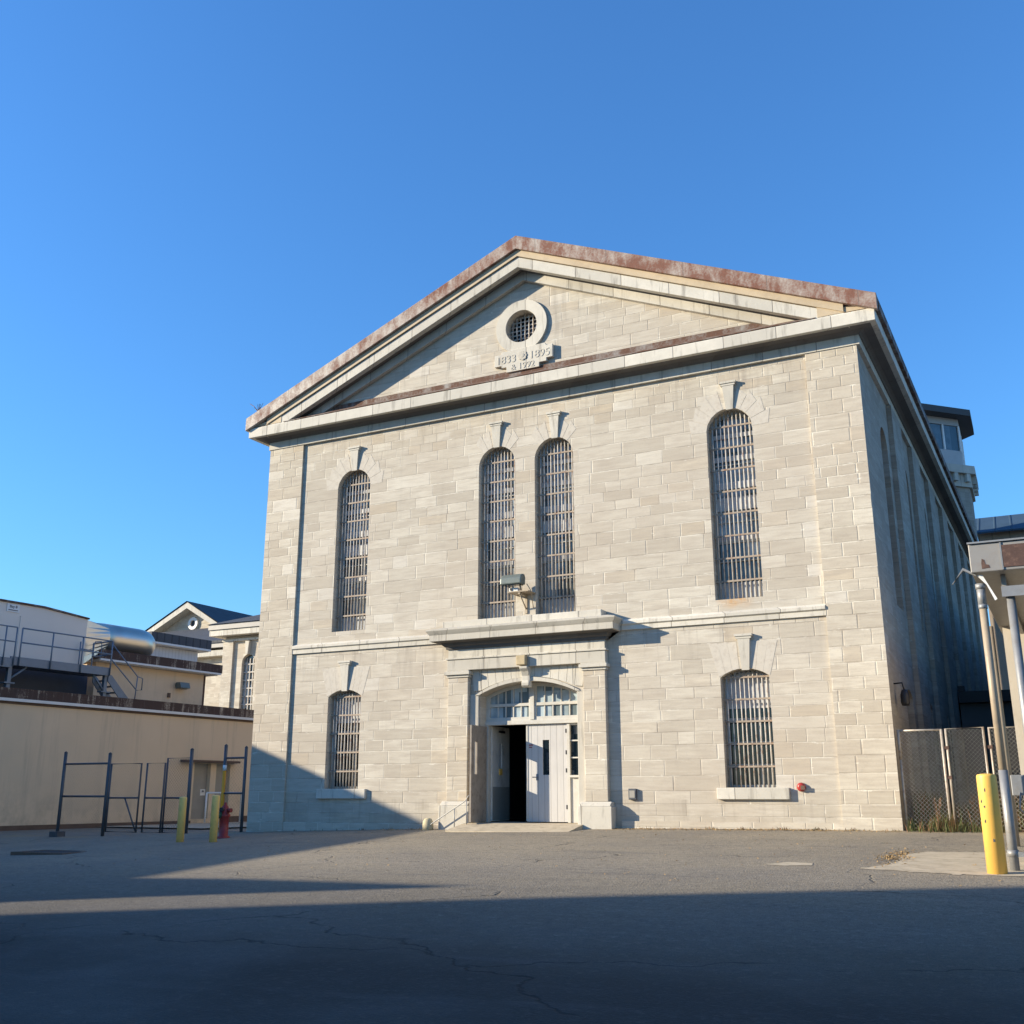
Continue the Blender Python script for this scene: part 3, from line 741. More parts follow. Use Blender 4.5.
# --- doors, transom, sidelight
tr = MB(); Z0 = 2.30; TY = .30
tro = arch(-1.2, 1.3, Z0, 2.93, .275, 14)
def clipa(u): return arch_z(u, -1.2, 1.3, 2.93, .275)
hl = []
for a, b in ((-1.09, -.07), (.12, 1.17)):
    hl.append([(a, 2.42), (b, 2.42), (b, 2.67), (a, 2.67)])
    top = [(a, 2.74), (b, 2.74)] + [(b + (a - b) * t / 6, clipa(b + (a - b) * t / 6) - .08) for t in range(7)]
    hl.append(top)
tr.prism(tro, 'xz', TY, TY + .09, hl)
for a, b in ((-1.09, -.07), (.12, 1.17)):
    for k in range(1, 5):
        u = a + (b - a) * k / 5
        tr.box(u - .016, u + .016, TY + .015, TY + .07, 2.422, 2.668); tr.box(u - .016, u + .016, TY + .015, TY + .07, 2.742, clipa(u) - .082)
tr.box(-.03, .08, TY - .03, TY - .001, 2.35, 3.19); tr.box(-1.199, 1.299, TY - .04, TY + .10, 2.245, 2.34)
trans = tr.build('transom_window', 'doorframe', main, bevel=.006)
q = MB(); q.prism(arch(-1.15, 1.25, 2.36, 2.9, .26, 12), 'xz', TY + .045, TY + .055); q.build('pane', 'glass_door', trans)
DY = .33
q = MB(); q.box(-1.199, -1.12, TY - .03, DY + .09, .055, 2.243); q.box(.89, .955, DY - .03, DY + .09, .055, 2.243); q.box(1.16, 1.299, DY - .03, DY + .09, .055, 2.243); q.box(.957, 1.158, DY, DY + .08, .055, 1.08)
q.box(.957, 1.158, DY, DY + .08, 2.2, 2.243); q.box(.957, 1.158, DY, DY + .06, 1.46, 1.49); q.box(.957, 1.158, DY, DY + .06, 1.84, 1.87); q.box(.94, 1.18, DY - .06, DY - .031, 1.04, 1.09)
sl = q.split('door_frame', 'doorframe', main)[0]
q = MB(); q.box(.96, 1.156, DY + .04, DY + .05, 1.08, 2.2); q.build('sidelight_pane', 'glass_low', sl)
q = MB(); q.prism([(-.15, .07), (.885, .07), (.885, 2.24), (-.15, 2.24)], 'xz', DY, DY + .055, [[(.27, 1.10), (.43, 1.10), (.43, 1.88), (.27, 1.88)]])
dr = q.build('door', 'door', main, bevel=.004); dr['label'] = 'closed white boarded door leaf half in shadow'
q = MB(); q.box(.26, .44, DY + .02, DY + .03, 1.09, 1.89); q.build('pane', 'glass_low', dr)
q = MB(); q.box(-.15, -.11, DY - .012, DY - .001, .08, 2.235); q.build('meeting_strip', 'doorframe', dr)
q = MB(); q.tube([(.13, DY - .005, 1.05), (.13, DY - .06, 1.05), (.03, DY - .065, 1.05)], .012, 6); q.box(.10, .16, DY - .014, DY - .001, .98, 1.12); q.build('handle', 'steelblue', dr)
q = MB()
for z in (.35, 1.15, 1.55, 2.03): q.box(.845, .888, DY - .015, DY - .001, z, z + .09)
q.split('hinge', 'black', dr)
q = MB(); q.box(-.08, .02, DY - .006, DY - .001, 1.76, 1.785); q.box(-.08, -.0, DY - .006, DY - .001, 1.71, 1.73); q.split('red_notice', 'brightred', dr)
la = math.radians(2)
def leaf(x, l, z): return (-1.10 + l * -math.sin(la) + x * math.cos(la), DY + .10 + l * math.cos(la) + x * math.sin(la), z)
q = MB(); q.prism([(0, .07), (.98, .07), (.98, 2.24), (0, 2.24)], 'yz', -.055, 0, [[(.40, 1.12), (.56, 1.12), (.56, 1.85), (.40, 1.85)]])
dl = q.build('door', 'doorshade', main, leaf); dl['label'] = 'open left door leaf swung into the dark hall'
q = MB(); q.box(-.032, -.024, .39, .57, 1.11, 1.86); q.build('pane', 'blind', dl, leaf)
q = MB(); q.box(.001, .010, .03, .95, .09, .84); q.build('kick_plate', 'kick', dl, leaf)
q = MB(); q.box(.001, .03, .38, .52, 1.12, 1.26); q.build('lock_tag', 'yellow', dl, leaf)
q = MB(); q.box(.001, .04, .35, .65, 2.10, 2.15); q.build('closer', 'black', dl, leaf)
# outer leaf folded back against the left jamb, its window slot letting the sun through
q = MB(); q.prism([(-.50, .07), (.25, .07), (.25, 2.22), (-.50, 2.22)], 'yz', -1.195, -1.15, [[(-.36, 1.12), (-.22, 1.12), (-.22, 1.85), (-.36, 1.85)]])
ol = q.build('door', 'oldleaf', main); ol['label'] = 'outer door leaf folded out along the left jamb'
q = MB(); q.tube([(-2.30, -.42, -.06), (-2.22, -.42, .02), (-1.35, -.42, .52), (-1.26, -.44, .62), (-1.22, -.45, .66)], .012, 8)
q.tube([(-1.62, -.42, -.1), (-1.62, -.42, .36)], .012, 8); q.tube([(-1.30, -.43, -.06), (-1.30, -.43, .57)], .012, 8)
hr = q.build('handrail', 'steel', None, origin=(-1.7, -.4, 0)); tag(hr, 'thin grey pipe handrail sloping up to the left side of the doorway', 'handrail')

# --- small fittings on the front
fl = thing('floodlight', (.1, -.3, 5.3), 'grey-green floodlight on a bracket between the two middle arched windows', 'light')
q = MB(); q.prism([(-.56, 5.42), (-.55, 5.58), (-.46, 5.67), (-.34, 5.68), (-.28, 5.60), (-.30, 5.42)], 'yz', -.40, .15); q.build('housing', 'floodgrey', fl, bevel=.03)
q = MB(); q.prism([(-.54, 5.405), (-.54, 5.417), (-.32, 5.417), (-.32, 5.405)], 'yz', -.35, .10); q.build('lens', 'glass_low', fl)
q = MB(); q.box(-.26, .28, -.42, -.003, 5.25, 5.275); q.box(.0, .06, -.03, -.003, 4.80, 5.249); q.box(.0, .05, -.40, -.03, 5.20, 5.249); q.tube([(.03, -.36, 5.20), (.03, -.02, 4.90)], .018, 6); q.tube([(.06, -.35, 5.27), (.06, -.42, 5.43)], .022, 6); q.tube([(.18, -.3, 5.45), (.24, -.2, 5.3), (.22, -.02, 4.9)], .010, 6)
q.build('bracket', 'tanpost', fl)
cam_ = thing('security_camera', (-.05, -.3, 5.28), 'small white box camera on the bracket shelf below the floodlight', 'camera')
q = MB(); q.box(-.24, .0, -.40, -.27, 5.277, 5.36); q.build('body', 'white', cam_, bevel=.01)
q = MB(); q.tube([(-.18, -.401, 5.32), (-.18, -.42, 5.32)], .028, 10); q.build('lens', 'black', cam_)
bell = thing('alarm_bell', (6.14, -.03, .81), 'small round red alarm bell on the stone wall right of the lower window', 'bell')
q = MB(); q.tube([(6.14, 0, .81), (6.14, -.02, .81), (6.14, -.06, .81), (6.14, -.08, .81)], [.075, .09, .08, .04], 18); q.build('gong', 'brightred', bell)
q = MB(); q.box(6.14, 6.22, -.092, -.081, .76, .84); q.build('striker', 'found', bell)
bx = thing('wall_box', (2.56, -.02, .68), 'small dark metal outlet box on the wall right of the doorway', 'outlet box')
q = MB(); q.box(2.47, 2.65, -.07, -.003, .56, .79); q.build('case', 'steeldark', bx, bevel=.01)
q = MB(); q.box(2.50, 2.62, -.078, -.0715, .60, .75); q.build('cover', 'kick', bx)
gs = MB(); gs.lathe((-2.36, -.35, gz(-2.36, -.35)), [(.13, -.05), (.128, .10), (.12, .18), (.085, .245), (.035, .265), (.004, .268)], 16)
tag(gs.build('guard_stone', 'creamstone', None, origin=(-2.36, -.35, gz(-2.36, -.35))), 'low round-topped cream guard stone at the wall foot left of the doorway', 'guard stone')
sl_ = thing('wall_lamp', (8.05, .7, 2.55), 'small dark lamp on the shaded side wall near the front corner', 'light')
q = MB(); q.tube([(8.0, .72, 2.85), (8.16, .72, 2.86), (8.19, .72, 2.72)], .018, 6); q.build('arm', 'black', sl_)
q = MB(); q.lathe((8.19, .72, 2.40), [(.07, 0), (.085, .06), (.085, .22), (.05, .32)], 12); q.build('shade', 'black', sl_)
# weed sprouting from the roof edge
wd = thing('roof_weed', (-8.1, -.45, 11.03), 'tiny dry weed sprouting on the rusty roof edge at the far left', 'plant')
q = MB()
for k in range(9):
    a = random.uniform(-.9, .5); l = random.uniform(.2, .5)
    q.tube([(-8.1, -.5, 11.06), (-8.1 + a * l * .5, -.5, 11.06 + l * .5), (-8.1 + a * l, -.5 + random.uniform(-.1, .1), 11.06 + l * .75)], .008, 4)
q.build('stems', 'dry', wd)

# ------------------------------------------------------------------ low cream-yellow building and its roof
dvx, dvy = .0797, .9968
def loc(a, d, z): return (-20.37 + dvx * a - dvy * d, 1.73 + dvy * a + dvx * d, z)
def lp(a, d, z=0): return loc(a, d, z)
yb = thing('yellow_building', lp(5, 3, -.4), 'long low cream-yellow building with rusty parapet behind the wire fence', 'building')
q = MB(); A0, A1 = -4.0, 17.
q.prism([(A0, -1), (A1, -1), (A1, 3.62), (A0, 3.62)], 'xz', 0, .3, [[(8.70, -.28), (9.56, -.28), (9.56, 1.86), (8.70, 1.86)], [(9.86, -.28), (10.62, -.28), (10.62, 1.86), (9.86, 1.86)]])
q.box(A0, A1, 14, 14.3, -1, 3.6); q.box(A1 - .3, A1, .3, 14, -1, 3.6); q.box(A0, A0 + .3, .3, 14, -1, 3.6)
q.build('wall', 'stucco', yb, loc)
q = MB(); q.box(A0 - .05, A1 + .08, -.10, .25, 3.80, 4.14); q.box(A1 - .25, A1 + .08, .26, 14, 3.80, 4.14); q.build('parapet', 'parapet', yb, loc)
q = MB(); q.box(A0 - .05, A1 + .1, -.15, -.02, 3.70, 3.795); q.build('gutter', 'whitestripe', yb, loc)
q = MB(); q.box(A0, A1, -.06, -.003, 3.625, 3.698); q.build('fascia', 'found', yb, loc)
q = MB(); q.box(A0, A1, .26, 14, 3.63, 3.75); q.build('roof', 'flash', yb, loc)
q = MB(); q.box(A0, 8.65, -.06, -.003, -1, -.33); q.box(10.7, A1, -.06, -.003, -1, -.2); q.split('foundation', 'found', yb, loc)
q = MB(); q.box(7.95, 10.85, -.32, -.003, 1.90, 1.98); q.build('door_hood', 'found', yb, loc)
for a, b in ((8.70, 9.56), (9.86, 10.62)):
    q = MB(); q.box(a, b, .18, .24, -.28, 1.86); dd = q.build('door', 'kick', yb, loc)
    q = MB(); q.box(a + .62, a + .7, .12, .179, .75, .82); q.build('handle', 'steel', dd, loc)
q = MB(); q.box(9.25, 9.5, .165, .179, .62, .86); q.build('door_notice', 'white', yb, loc)
q = MB(); q.tube([loc(8.6, -.9, .72), loc(10.15, -1.2, .72), loc(10.15, -1.2, -.4)], .035, 8); q.tube([loc(8.6, -.9, .72), loc(8.6, -.9, -.4)], .035, 8)
tag(q.build('guard_rail', 'white', None, origin=lp(9.4, -1, -.4)), 'white pipe guard rail in front of the yellow building doors', 'guard rail')

# rooftop room
pr = thing('rooftop_room', lp(9, 5, 3.7), 'cream-yellow rooftop room with rust-streaked parapet above the low yellow building', 'building')
q = MB(); q.box(5.9, 11.55, 3, 9, 3.752, 5.79); q.build('wall', 'stucco', pr, loc)
q = MB(); q.box(5.7, 12.25, 2.6, 9.3, 5.90, 6.27); q.build('parapet', 'parapet', pr, loc)
q = MB(); q.box(5.75, 12.15, 2.55, 2.70, 5.82, 5.897); q.box(5.8, 12.1, 2.72, 9.2, 5.795, 5.895); q.build('gutter', 'whitestripe', pr, loc)
q = MB(); q.box(11.56, 11.85, 3.2, 3.6, 3.752, 5.79); q.build('corner_duct', 'rust', pr, loc)
fl2 = thing('roof_floodlight', lp(10.2, 2.9, 5.2), 'dark box floodlight on the wall of the rooftop room', 'light')
q = MB(); q.prism([(2.62, 5.10), (2.70, 5.33), (2.95, 5.33), (2.997, 5.2), (2.9, 5.06)], 'yz', 9.98, 10.5); q.build('housing', 'floodgrey', fl2, loc)
q = MB(); q.box(9.6, 9.72, 2.93, 2.997, 4.66, 4.85); q.build('junction_box', 'found', fl2, loc)

# air handling unit with round duct
ah = thing('air_handling_unit', lp(2, 3.5, 5.2), 'large grey-white rooftop air handler with fat round metal duct at its right end', 'air handler')
q = MB(); q.prism([(-3.5, 5.2), (4.86, 5.2), (4.86, 7.30), (2.9, 7.46), (-3.5, 7.46)], 'xz', 2.4, 5.2); q.build('cabinet', 'ahu', ah, loc)
q = MB(); q.prism([(-3.55, 7.462), (2.9, 7.462), (4.9, 7.302), (4.9, 7.36), (2.9, 7.53), (-3.55, 7.53)], 'xz', 2.33, 5.25); q.build('roof_edge', 'flash', ah, loc)
q = MB(); q.box(1.15, 1.22, 2.36, 2.397, 5.3, 7.0); q.box(1.98, 2.06, 2.36, 2.397, 5.3, 7.03); q.box(1.22, 1.98, 2.385, 2.398, 5.3, 6.98); q.build('door', 'ahu', ah, loc)
q = MB(); q.box(1.40, 1.90, 2.37, 2.398, 7.13, 7.42); sg = q.build('sign', 'white', ah, loc)
ang = math.atan2(dvy, dvx)
c = loc(1.65, 2.366, 7.28); lettering('Bay 8', .14, c, 'signblack', sg, .003, ang)
q = MB(); q.box(1.46, 1.84, 2.362, 2.369, 7.18, 7.21); q.build('sign_line', 'steeldark', sg, loc)
# transition piece rectangle -> circle, then round duct with an elbow
q = MB(); n = 32; rr = .60; cd = 3.15; cz = 6.78; R0 = []; R1 = []
for k in range(n):
    A = 2 * PI * k / n; cx_, cy_ = math.cos(A), math.sin(A); m_ = max(abs(cx_), abs(cy_))
    R0.append((4.865, 3.1 + .69 * cx_ / m_, 6.42 + .86 * cy_ / m_)); R1.append((6.1, cd + rr * cx_, cz + rr * cy_))
v0 = [q.bm.verts.new(p) for p in R0]; v1 = [q.bm.verts.new(p) for p in R1]
for k in range(n): q.bm.faces.new([v0[k], v0[(k + 1) % n], v1[(k + 1) % n], v1[k]])
q.build('transition', 'galv', ah, loc)
q = MB(); pts = [(6.1, cd, cz), (6.9, cd, cz), (7.75, cd, cz)]
for k in range(1, 8):
    A = PI / 2 * k / 7; pts.append((7.75 + .75 * math.sin(A), cd + .75 * (1 - math.cos(A)), cz))
pts.append((8.5, cd + 1.6, cz)); q.tube(pts, rr, 32)
q.build('duct', 'galv', ah, loc)
q = MB()
for a in (5.0, -2, 1.5): q.box(a - .12, a + .12, 2.6, 5, 3.752, 5.198)
q.box(6.6, 6.75, 2.75, 3.45, 5.9, 6.20); q.split('support', 'steeldark', ah, loc)
q = MB(); q.box(-3.4, 5.25, 2.55, 5.1, 3.752, 5.195); q.build('skirt', 'darkblue', ah, loc)

# steel access platform
pf = thing('steel_platform', lp(3, 1.8, 3.75), 'blue-grey steel access platform with railings and short stair beside the air handler', 'platform')
q = MB(); q.box(1.0, 5.15, 1.2, 2.3, 5.08, 5.13); q.box(1.0, 5.15, 1.14, 1.195, 5.06, 5.36); q.box(-3.5, .99, 1.0, 2.3, 4.95, 5.28); q.build('deck', 'steelblue', pf, loc)
q = MB()
posts = [1.3, 2.55, 3.82, 5.13]
for a in posts: q.tube([(a, 1.11, 5.06), (a, 1.11, 6.38)], .028, 8)
for z in (6.38, 5.87): q.tube([(1.3, 1.11, z), (5.13, 1.11, z)], .026, 8)
for a in (-3, -1.2, .6, 1.0): q.tube([(a, .97, 5.0), (a, .97, 6.36)], .026, 8)
for z in (6.36, 5.85): q.tube([(-3, .97, z), (1.0, .97, z)], .024, 8)
q.tube([(5.13, 1.11, 6.38), (5.13, 2.25, 6.38)], .026, 8); q.tube([(5.13, 1.11, 5.87), (5.13, 2.25, 5.87)], .026, 8); q.tube([(5.13, 2.25, 5.1), (5.13, 2.25, 6.38)], .026, 8); q.tube([(4.55, 2.25, 5.1), (4.55, 2.25, 6.38)], .026, 8); q.tube([(4.55, 2.25, 6.1), (5.13, 2.25, 6.1)], .024, 8)
q.tube([(4.5, 1.3, 6.3), (4.75, 1.3, 6.34), (4.8, 1.3, 6.2), (4.8, 1.3, 5.75), (4.5, 1.3, 5.72), (4.45, 1.3, 5.9), (4.45, 1.3, 6.2)], .02, 6, True)
q.build('railing', 'steelblue', pf, loc)
q = MB()
for a in (1.1, 5.1):
    q.box(a - .07, a + .07, 1.25, 1.39, 3.752, 5.06); q.box(a - .2, a + .2, 1.2, 1.45, 4.42, 4.47)
q.tube([(1.1, 1.3, 4.55), (1.75, 1.3, 5.05)], .04, 6); q.tube([(5.1, 1.3, 4.45), (4.55, 1.3, 5.05)], .04, 6)
q.split('leg', 'steelblue', pf, loc)
q = MB()
for d in (1.2, 2.1):
    q.prism([(5.16, 5.10), (5.30, 5.10), (6.36, 4.10), (6.36, 3.76), (6.2, 3.76), (5.16, 4.86)], 'xz', d, d + .04)
for k in range(5): q.box(5.3 + k * .21, 5.52 + k * .21, 1.245, 2.095, 4.90 - k * .215, 4.94 - k * .215)
q.build('stair', 'steelblue', pf, loc)
q = MB()
q.tube([(5.16, 1.18, 6.3), (6.5, 1.18, 5.15), (6.75, 1.18, 5.1), (6.75, 1.18, 4.65), (6.5, 1.18, 4.62), (5.16, 1.18, 5.72)], .022, 6); q.tube([(6.5, 1.18, 5.15), (6.45, 1.18, 4.1)], .022, 6)
q.build('stair_rail', 'steelblue', pf, loc)

# white corrugated shed
ws = thing('white_shed', lp(12, 10, 3.7), 'white corrugated shed with dark flat roof edge behind the rooftop room', 'shed')
q = MB(); q.box(12.5, 15.6, 8, 13, 3.752, 7.62); q.build('wall', 'siding', ws, loc)
q = MB(); q.box(12.3, 16.1, 7.6, 13.4, 7.76, 8.22); q.build('roof', 'roof_side', ws, loc)
q = MB(); q.box(12.35, 16.05, 7.55, 7.66, 7.66, 7.755); q.box(12.4, 16.0, 7.67, 13.3, 7.63, 7.752); q.build('gutter', 'whitestripe', ws, loc)

# ------------------------------------------------------------------ stone wing and gabled block beyond
wg = thing('stone_wing', (-32, 40, -.4), 'hip-roofed pale stone wing with tall arched window beyond the left corner of the main building', 'building')
q = MB(); q.prism([(-39.85, -1), (-22, -1), (-22, 11.3), (-39.85, 11.3)], 'xz', 34, 34.6, [arch(-38.25, -37.12, 4.6, 9.45, .56, 10), arch(-34.2, -33.05, 4.6, 9.45, .56, 10), arch(-30, -28.85, 4.6, 9.45, .56, 10)])
q.box(-39.85, -39.3, 34.6, 60, -1, 11.3); q.box(-22.5, -22, 34.6, 60, -1, 11.3); q.build('wall', 'stone_far', wg)
q = MB(); q.box(-39.9, -39.0, 33.84, 33.998, -1, 10.95); q.build('pilaster', 'stone_pil', wg)
q = MB(); q.box(-40.0, -21.8, 33.8, 33.998, 10.96, 11.12); q.box(-40.65, -21.5, 33.2, 34.5, 11.32, 11.72); q.box(-40.65, -40.0, 34.5, 60, 11.32, 11.72); q.build('cornice', 'trim_clean', wg)
q = MB(); q.box(-40.7, -21.4, 33.1, 34.4, 11.74, 12.1); q.box(-40.7, -40.0, 34.4, 60, 11.74, 12.1); q.build('gutter', 'greyfascia', wg)
q = MB(); e0 = 12.12
q.face([(-40.8, 33.0, e0), (-21.3, 33.0, e0), (-27, 41, e0 + 2.9), (-33, 41, e0 + 2.9)]); q.face([(-40.8, 33.0, e0), (-33, 41, e0 + 2.9), (-33, 60, e0 + 2.9), (-40.8, 60, e0)])
q.face([(-21.3, 33.0, e0), (-21.3, 60, e0), (-27, 60, e0 + 2.9), (-27, 41, e0 + 2.9)]); q.face([(-33, 41, e0 + 2.9), (-27, 41, e0 + 2.9), (-27, 60, e0 + 2.9), (-33, 60, e0 + 2.9)])
q.build('roof', 'roof', wg)
for a in (-38.25, -34.2, -30):
    q = MB(); q.prism(arch(a, a + 1.13, 4.6, 9.45, .56, 10), 'xz', 34.3, 34.34); pn = q.build('window', 'glass', wg)
    q = MB()
    for k in range(1, 4): q.box(a + k * .28 - .03, a + k * .28 + .03, 34.2, 34.28, 4.6, 9.75)
    for k in range(9): q.box(a, a + 1.13, 34.21, 34.27, 4.9 + k * .55, 4.98 + k * .55)
    q.build('bars', 'bars', pn)
    q = MB(); q.prism([(a + .48, 10.0), (a + .66, 10.0), (a + .75, 10.9), (a + .39, 10.9)], 'xz', 33.75, 33.999); q.build('keystone', 'trim_clean', wg)
gb = thing('gabled_building', (-63, 58, -.4), 'distant stone building with white-edged gable and round vent, left of the stone wing', 'building')
gx = -63.1
q = MB(); q.prism([(-68.0, -1), (-58.9, -1), (-58.9, 16.3), (gx, 18.6), (-68.0, 16.3)], 'xz', 55, 55.5); q.box(-68, -67.5, 55.5, 90, -1, 16.3); q.box(-59.4, -58.9, 55.5, 90, -1, 16.3); q.build('wall', 'stone_far', gb)
q = MB(); q.prism([(-68.9, 16.05), (gx, 18.95), (-58.1, 16.05), (-58.1, 15.55), (gx, 18.35), (-68.9, 15.55)], 'xz', 53.9, 54.99); q.build('raking_cornice', 'trim_clean', gb)
q = MB()
for s_, xe in ((1, -57.9), (-1, -69.1)): q.face([(gx, 53.8, 19.05), (xe, 53.8, 16.1), (xe, 90, 16.1), (gx, 90, 19.05)])
q.build('roof', 'roof_side', gb)
q = MB(); q.prism(circle(gx + .05, 16.95, .62, 20), 'xz', 54.8, 54.999, [circle(gx + .05, 16.95, .33, 20)]); rv = q.build('round_vent', 'white', gb)
q = MB(); q.prism(circle(gx + .05, 16.95, .33, 20), 'xz', 54.95, 54.99); q.build('vent_opening', 'black', rv)
lb = thing('stone_annex', (-52, 48, -.4), 'lower stone block with ribbed dark roof in front of the distant gable', 'building')
q = MB(); q.box(-70, -48, 46, 52, -1, 12.6); q.build('wall', 'stone_far', lb)
q = MB(); q.box(-70, -47.7, 45.2, 45.998, 11.95, 12.42); q.build('cornice', 'trim_clean', lb)
q = MB(); q.box(-70, -47.6, 45.0, 46.5, 12.62, 12.98); q.build('gutter', 'greyfascia', lb)
q = MB(); q.face([(-71, 44.9, 13.2), (-47.4, 44.9, 13.2), (-47.4, 53.6, 16.1), (-71, 53.6, 16.1)]); q.face([(-71, 44.9, 13.0), (-47.4, 44.9, 13.0), (-47.4, 44.9, 13.2), (-71, 44.9, 13.2)]); q.build('roof', 'roof', lb)

# ------------------------------------------------------------------ buildings left of and behind the camera that throw the shade
an = thing('shade_casting_annex', (-25, -12, -.5), 'taller cream-yellow annex continuing the low building to the left of the camera, there to throw shade', 'building')
q = MB(); q.box(-30, -20.0, -23.0, -2.6, -1.5, 5.9); q.build('wall', 'stucco', an)
q = MB(); q.box(-30.1, -19.9, -23.1, -2.5, 5.902, 6.2); q.build('parapet', 'parapet', an)
q = MB(); q.prism([(-20.3, 6.202), (-22.75, 6.202), (-22.75, 8.15), (-22.6, 8.15)], 'yz', -20.0, -23.5); q.build('stair_bulkhead', 'siding', an)
for k in range(5):
    q = MB(); q.box(-19.999, -19.96, -21 + k * 3.6, -19.4 + k * 3.6, 1.5, 3.6); wn = q.build('window', 'sash', an)
    q = MB(); q.box(-19.958, -19.95, -20.9 + k * 3.6, -19.5 + k * 3.6, 1.6, 3.5); q.build('pane', 'glass_low', wn)
tb = thing('shade_casting_block', (-24, -46, -1), 'tall grey stone block with barred windows standing unseen behind and left of the camera to throw shade', 'building')
TX0, TX1, TY0, TY1 = -30.0, -18.0, -64.0, -29.36
q = MB(); q.prism([(TY0, -2), (TY1, -2), (TY1, 15), (TY0, 15)], 'yz', TX1, TX1 - .5, [arch(-33.0 - 4 * k, -31.8 - 4 * k, 3, 10, .6, 8) for k in range(7)])
q.box(TX0, TX1 - .5, TY1 - .5, TY1, -2, 15); q.box(TX0, TX0 + .5, TY0, TY1 - .5, -2, 15); q.box(TX0, TX1 - .5, TY0, TY0 + .5, -2, 15); q.build('wall', 'stone_far', tb)
q = MB(); q.box(TX0 - .02, TX1 + .02, TY0 - .2, TY1 + .02, 15.002, 15.5); q.build('cornice', 'trim', tb)
q = MB(); A_, B_, C_, D_ = (TX0, TY1, 15.51), (TX1, TY1, 15.51), (TX1, TY0, 15.51), (TX0, TY0, 15.51); E_, F_ = (-24, -36, 17.2), (-24, -58, 17.2)
q.face([A_, B_, E_]); q.face([B_, C_, F_, E_]); q.face([C_, D_, F_]); q.face([D_, A_, E_, F_]); q.build('roof', 'roof', tb)
for k in range(7):
    q = MB(); q.prism(arch(-33.0 - 4 * k, -31.8 - 4 * k, 3, 10, .6, 8), 'yz', TX1 - .35, TX1 - .4); q.build('window', 'glass_low', tb)

# ------------------------------------------------------------------ fences
def chain(q, u0, u1, z0, z1, xf, s=.078, r=.0021):
    H = z1 - z0; W = u1 - u0
    k = -H
    while k < W:
        for sgn in (1, -1):
            a, b = max(0, k), min(W, k + H)
            if b - a > .01:
                za, zb = a - k, b - k
                if sgn == 1: p = (u0 + a, za + z0), (u0 + b, zb + z0)
                else: p = (u1 - a, za + z0), (u1 - b, zb + z0)
                q.tube([xf(p[0][0], 0, p[0][1]), xf(p[1][0], .006 * sgn, p[1][1])], r, 3)
        k += s
fy = .05
FX = lambda u, w_, z: (u, fy + w_, z)
rf_ = thing('chain_link_fence', (9.1, fy, 0), 'pale rusty chain-link fence panel against the right corner of the stone building', 'fence')
q = MB(); q.tube([(8.07, fy, 1.32), (8.07, fy, 1.89)], .03, 8); q.tube([(8.07, fy, -.1), (8.07, fy, 1.319)], .024, 8); q.tube([(8.85, fy, -.1), (8.85, fy, 1.88)], .026, 8); q.split('post', 'fencepale', rf_)
q = MB(); q.tube([(8.07, fy, 1.87), (8.85, fy, 1.87)], .02, 8); q.build('top_rail', 'fencepale', rf_)
q = MB(); chain(q, 8.09, 8.83, .03, 1.86, FX); q.build('mesh', 'wire', rf_, merge=False)
def gate(u0, u1, label):
    gt = thing('fence_gate', ((u0 + u1) / 2, fy, 0), label, 'gate')
    q = MB(); q.tube([(u0, fy, .04), (u0, fy, 1.88), (u1, fy, 1.90), (u1, fy, .04)], .022, 8, True); q.build('frame', 'fencepale', gt)
    q = MB(); chain(q, u0 + .02, u1 - .02, .06, 1.87, FX); q.build('mesh', 'wire', gt, merge=False)
    q = MB()
    for z in (.95, 1.5): q.box(u0 - .05, u0 + .03, fy - .035, fy + .035, z, z + .06)
    q.split('hinge', 'rust', gt)
    return gt
gate(8.93, 9.59, 'pale chain-link gate between the corner fence panel and the yellow bollard')
gate(9.69, 11.2, 'chain-link gate leaf partly hidden behind the yellow bollard and tan pipe')
# left fence
ly = -.05
LX = lambda u, w_, z: (u, ly + w_, z)
def post(q, x, z1, r=.04, y=ly): q.tube([(x, y, gz(x, y) - .05), (x, y, z1)], r, 8); q.tube([(x, y, z1), (x, y, z1 + .04)], [r * 1.15, r * .4], 8)
f1 = thing('chain_link_fence', (-13.9, ly, -.5), 'dark steel fence panel at the far left in front of the yellow wall', 'fence')
q = MB(); post(q, -14.82, 1.84, .047); post(q, -13.04, 1.78, .047); q.box(-14.98, -14.66, ly - .14, ly + .14, gz(-14.8, 0) - .02, gz(-14.8, 0) + .14); q.split('post', 'steeldark', f1)
q = MB()
for z in (1.52, .62): q.tube([(-14.82, ly, z), (-13.04, ly, z)], .028, 8)
q.split('rail', 'steeldark', f1)
q = MB(); chain(q, -14.76, -13.08, -.36, 1.5, LX, .10, .0013); q.build('mesh', 'wiredark', f1, merge=False)
def lgate(u0, u1, label, brace, y=ly, wr=.0013, zt=1.5):
    gt = thing('fence_gate', ((u0 + u1) / 2, y, -.4), label, 'gate')
    q = MB(); q.tube([(u0, y, -.32), (u0, y, zt), (u1, y, zt), (u1, y, -.32)], .026, 8, True); q.tube([(u0, y, .58), (u1, y, .58)], .024, 8)
    if brace: q.tube([(u1 - .03, y, -.28), (u0 + (u1 - u0) * .55, y, .56)], .022, 6)
    q.build('frame', 'steeldark', gt)
    q = MB(); chain(q, u0 + .03, u1 - .03, -.3, zt - .02, lambda u, w_, z: (u, y + w_, z), .09, wr); q.build('mesh', 'wiredark', gt, merge=False)
    return gt
lgate(-12.94, -11.80, 'dark chain-link gate leaf with a diagonal brace, left of the gap', True)
lgate(-11.58, -10.92, 'narrow dark chain-link gate leaf right of the gap', False)
lgate(-10.96, -10.12, 'dark mesh gate leaf beside the tall fence post', False, ly + .12, .003, 1.63)
f2 = thing('chain_link_fence', (-9, ly, -.4), 'short dark fence stretch meeting the left corner of the stone building', 'fence')
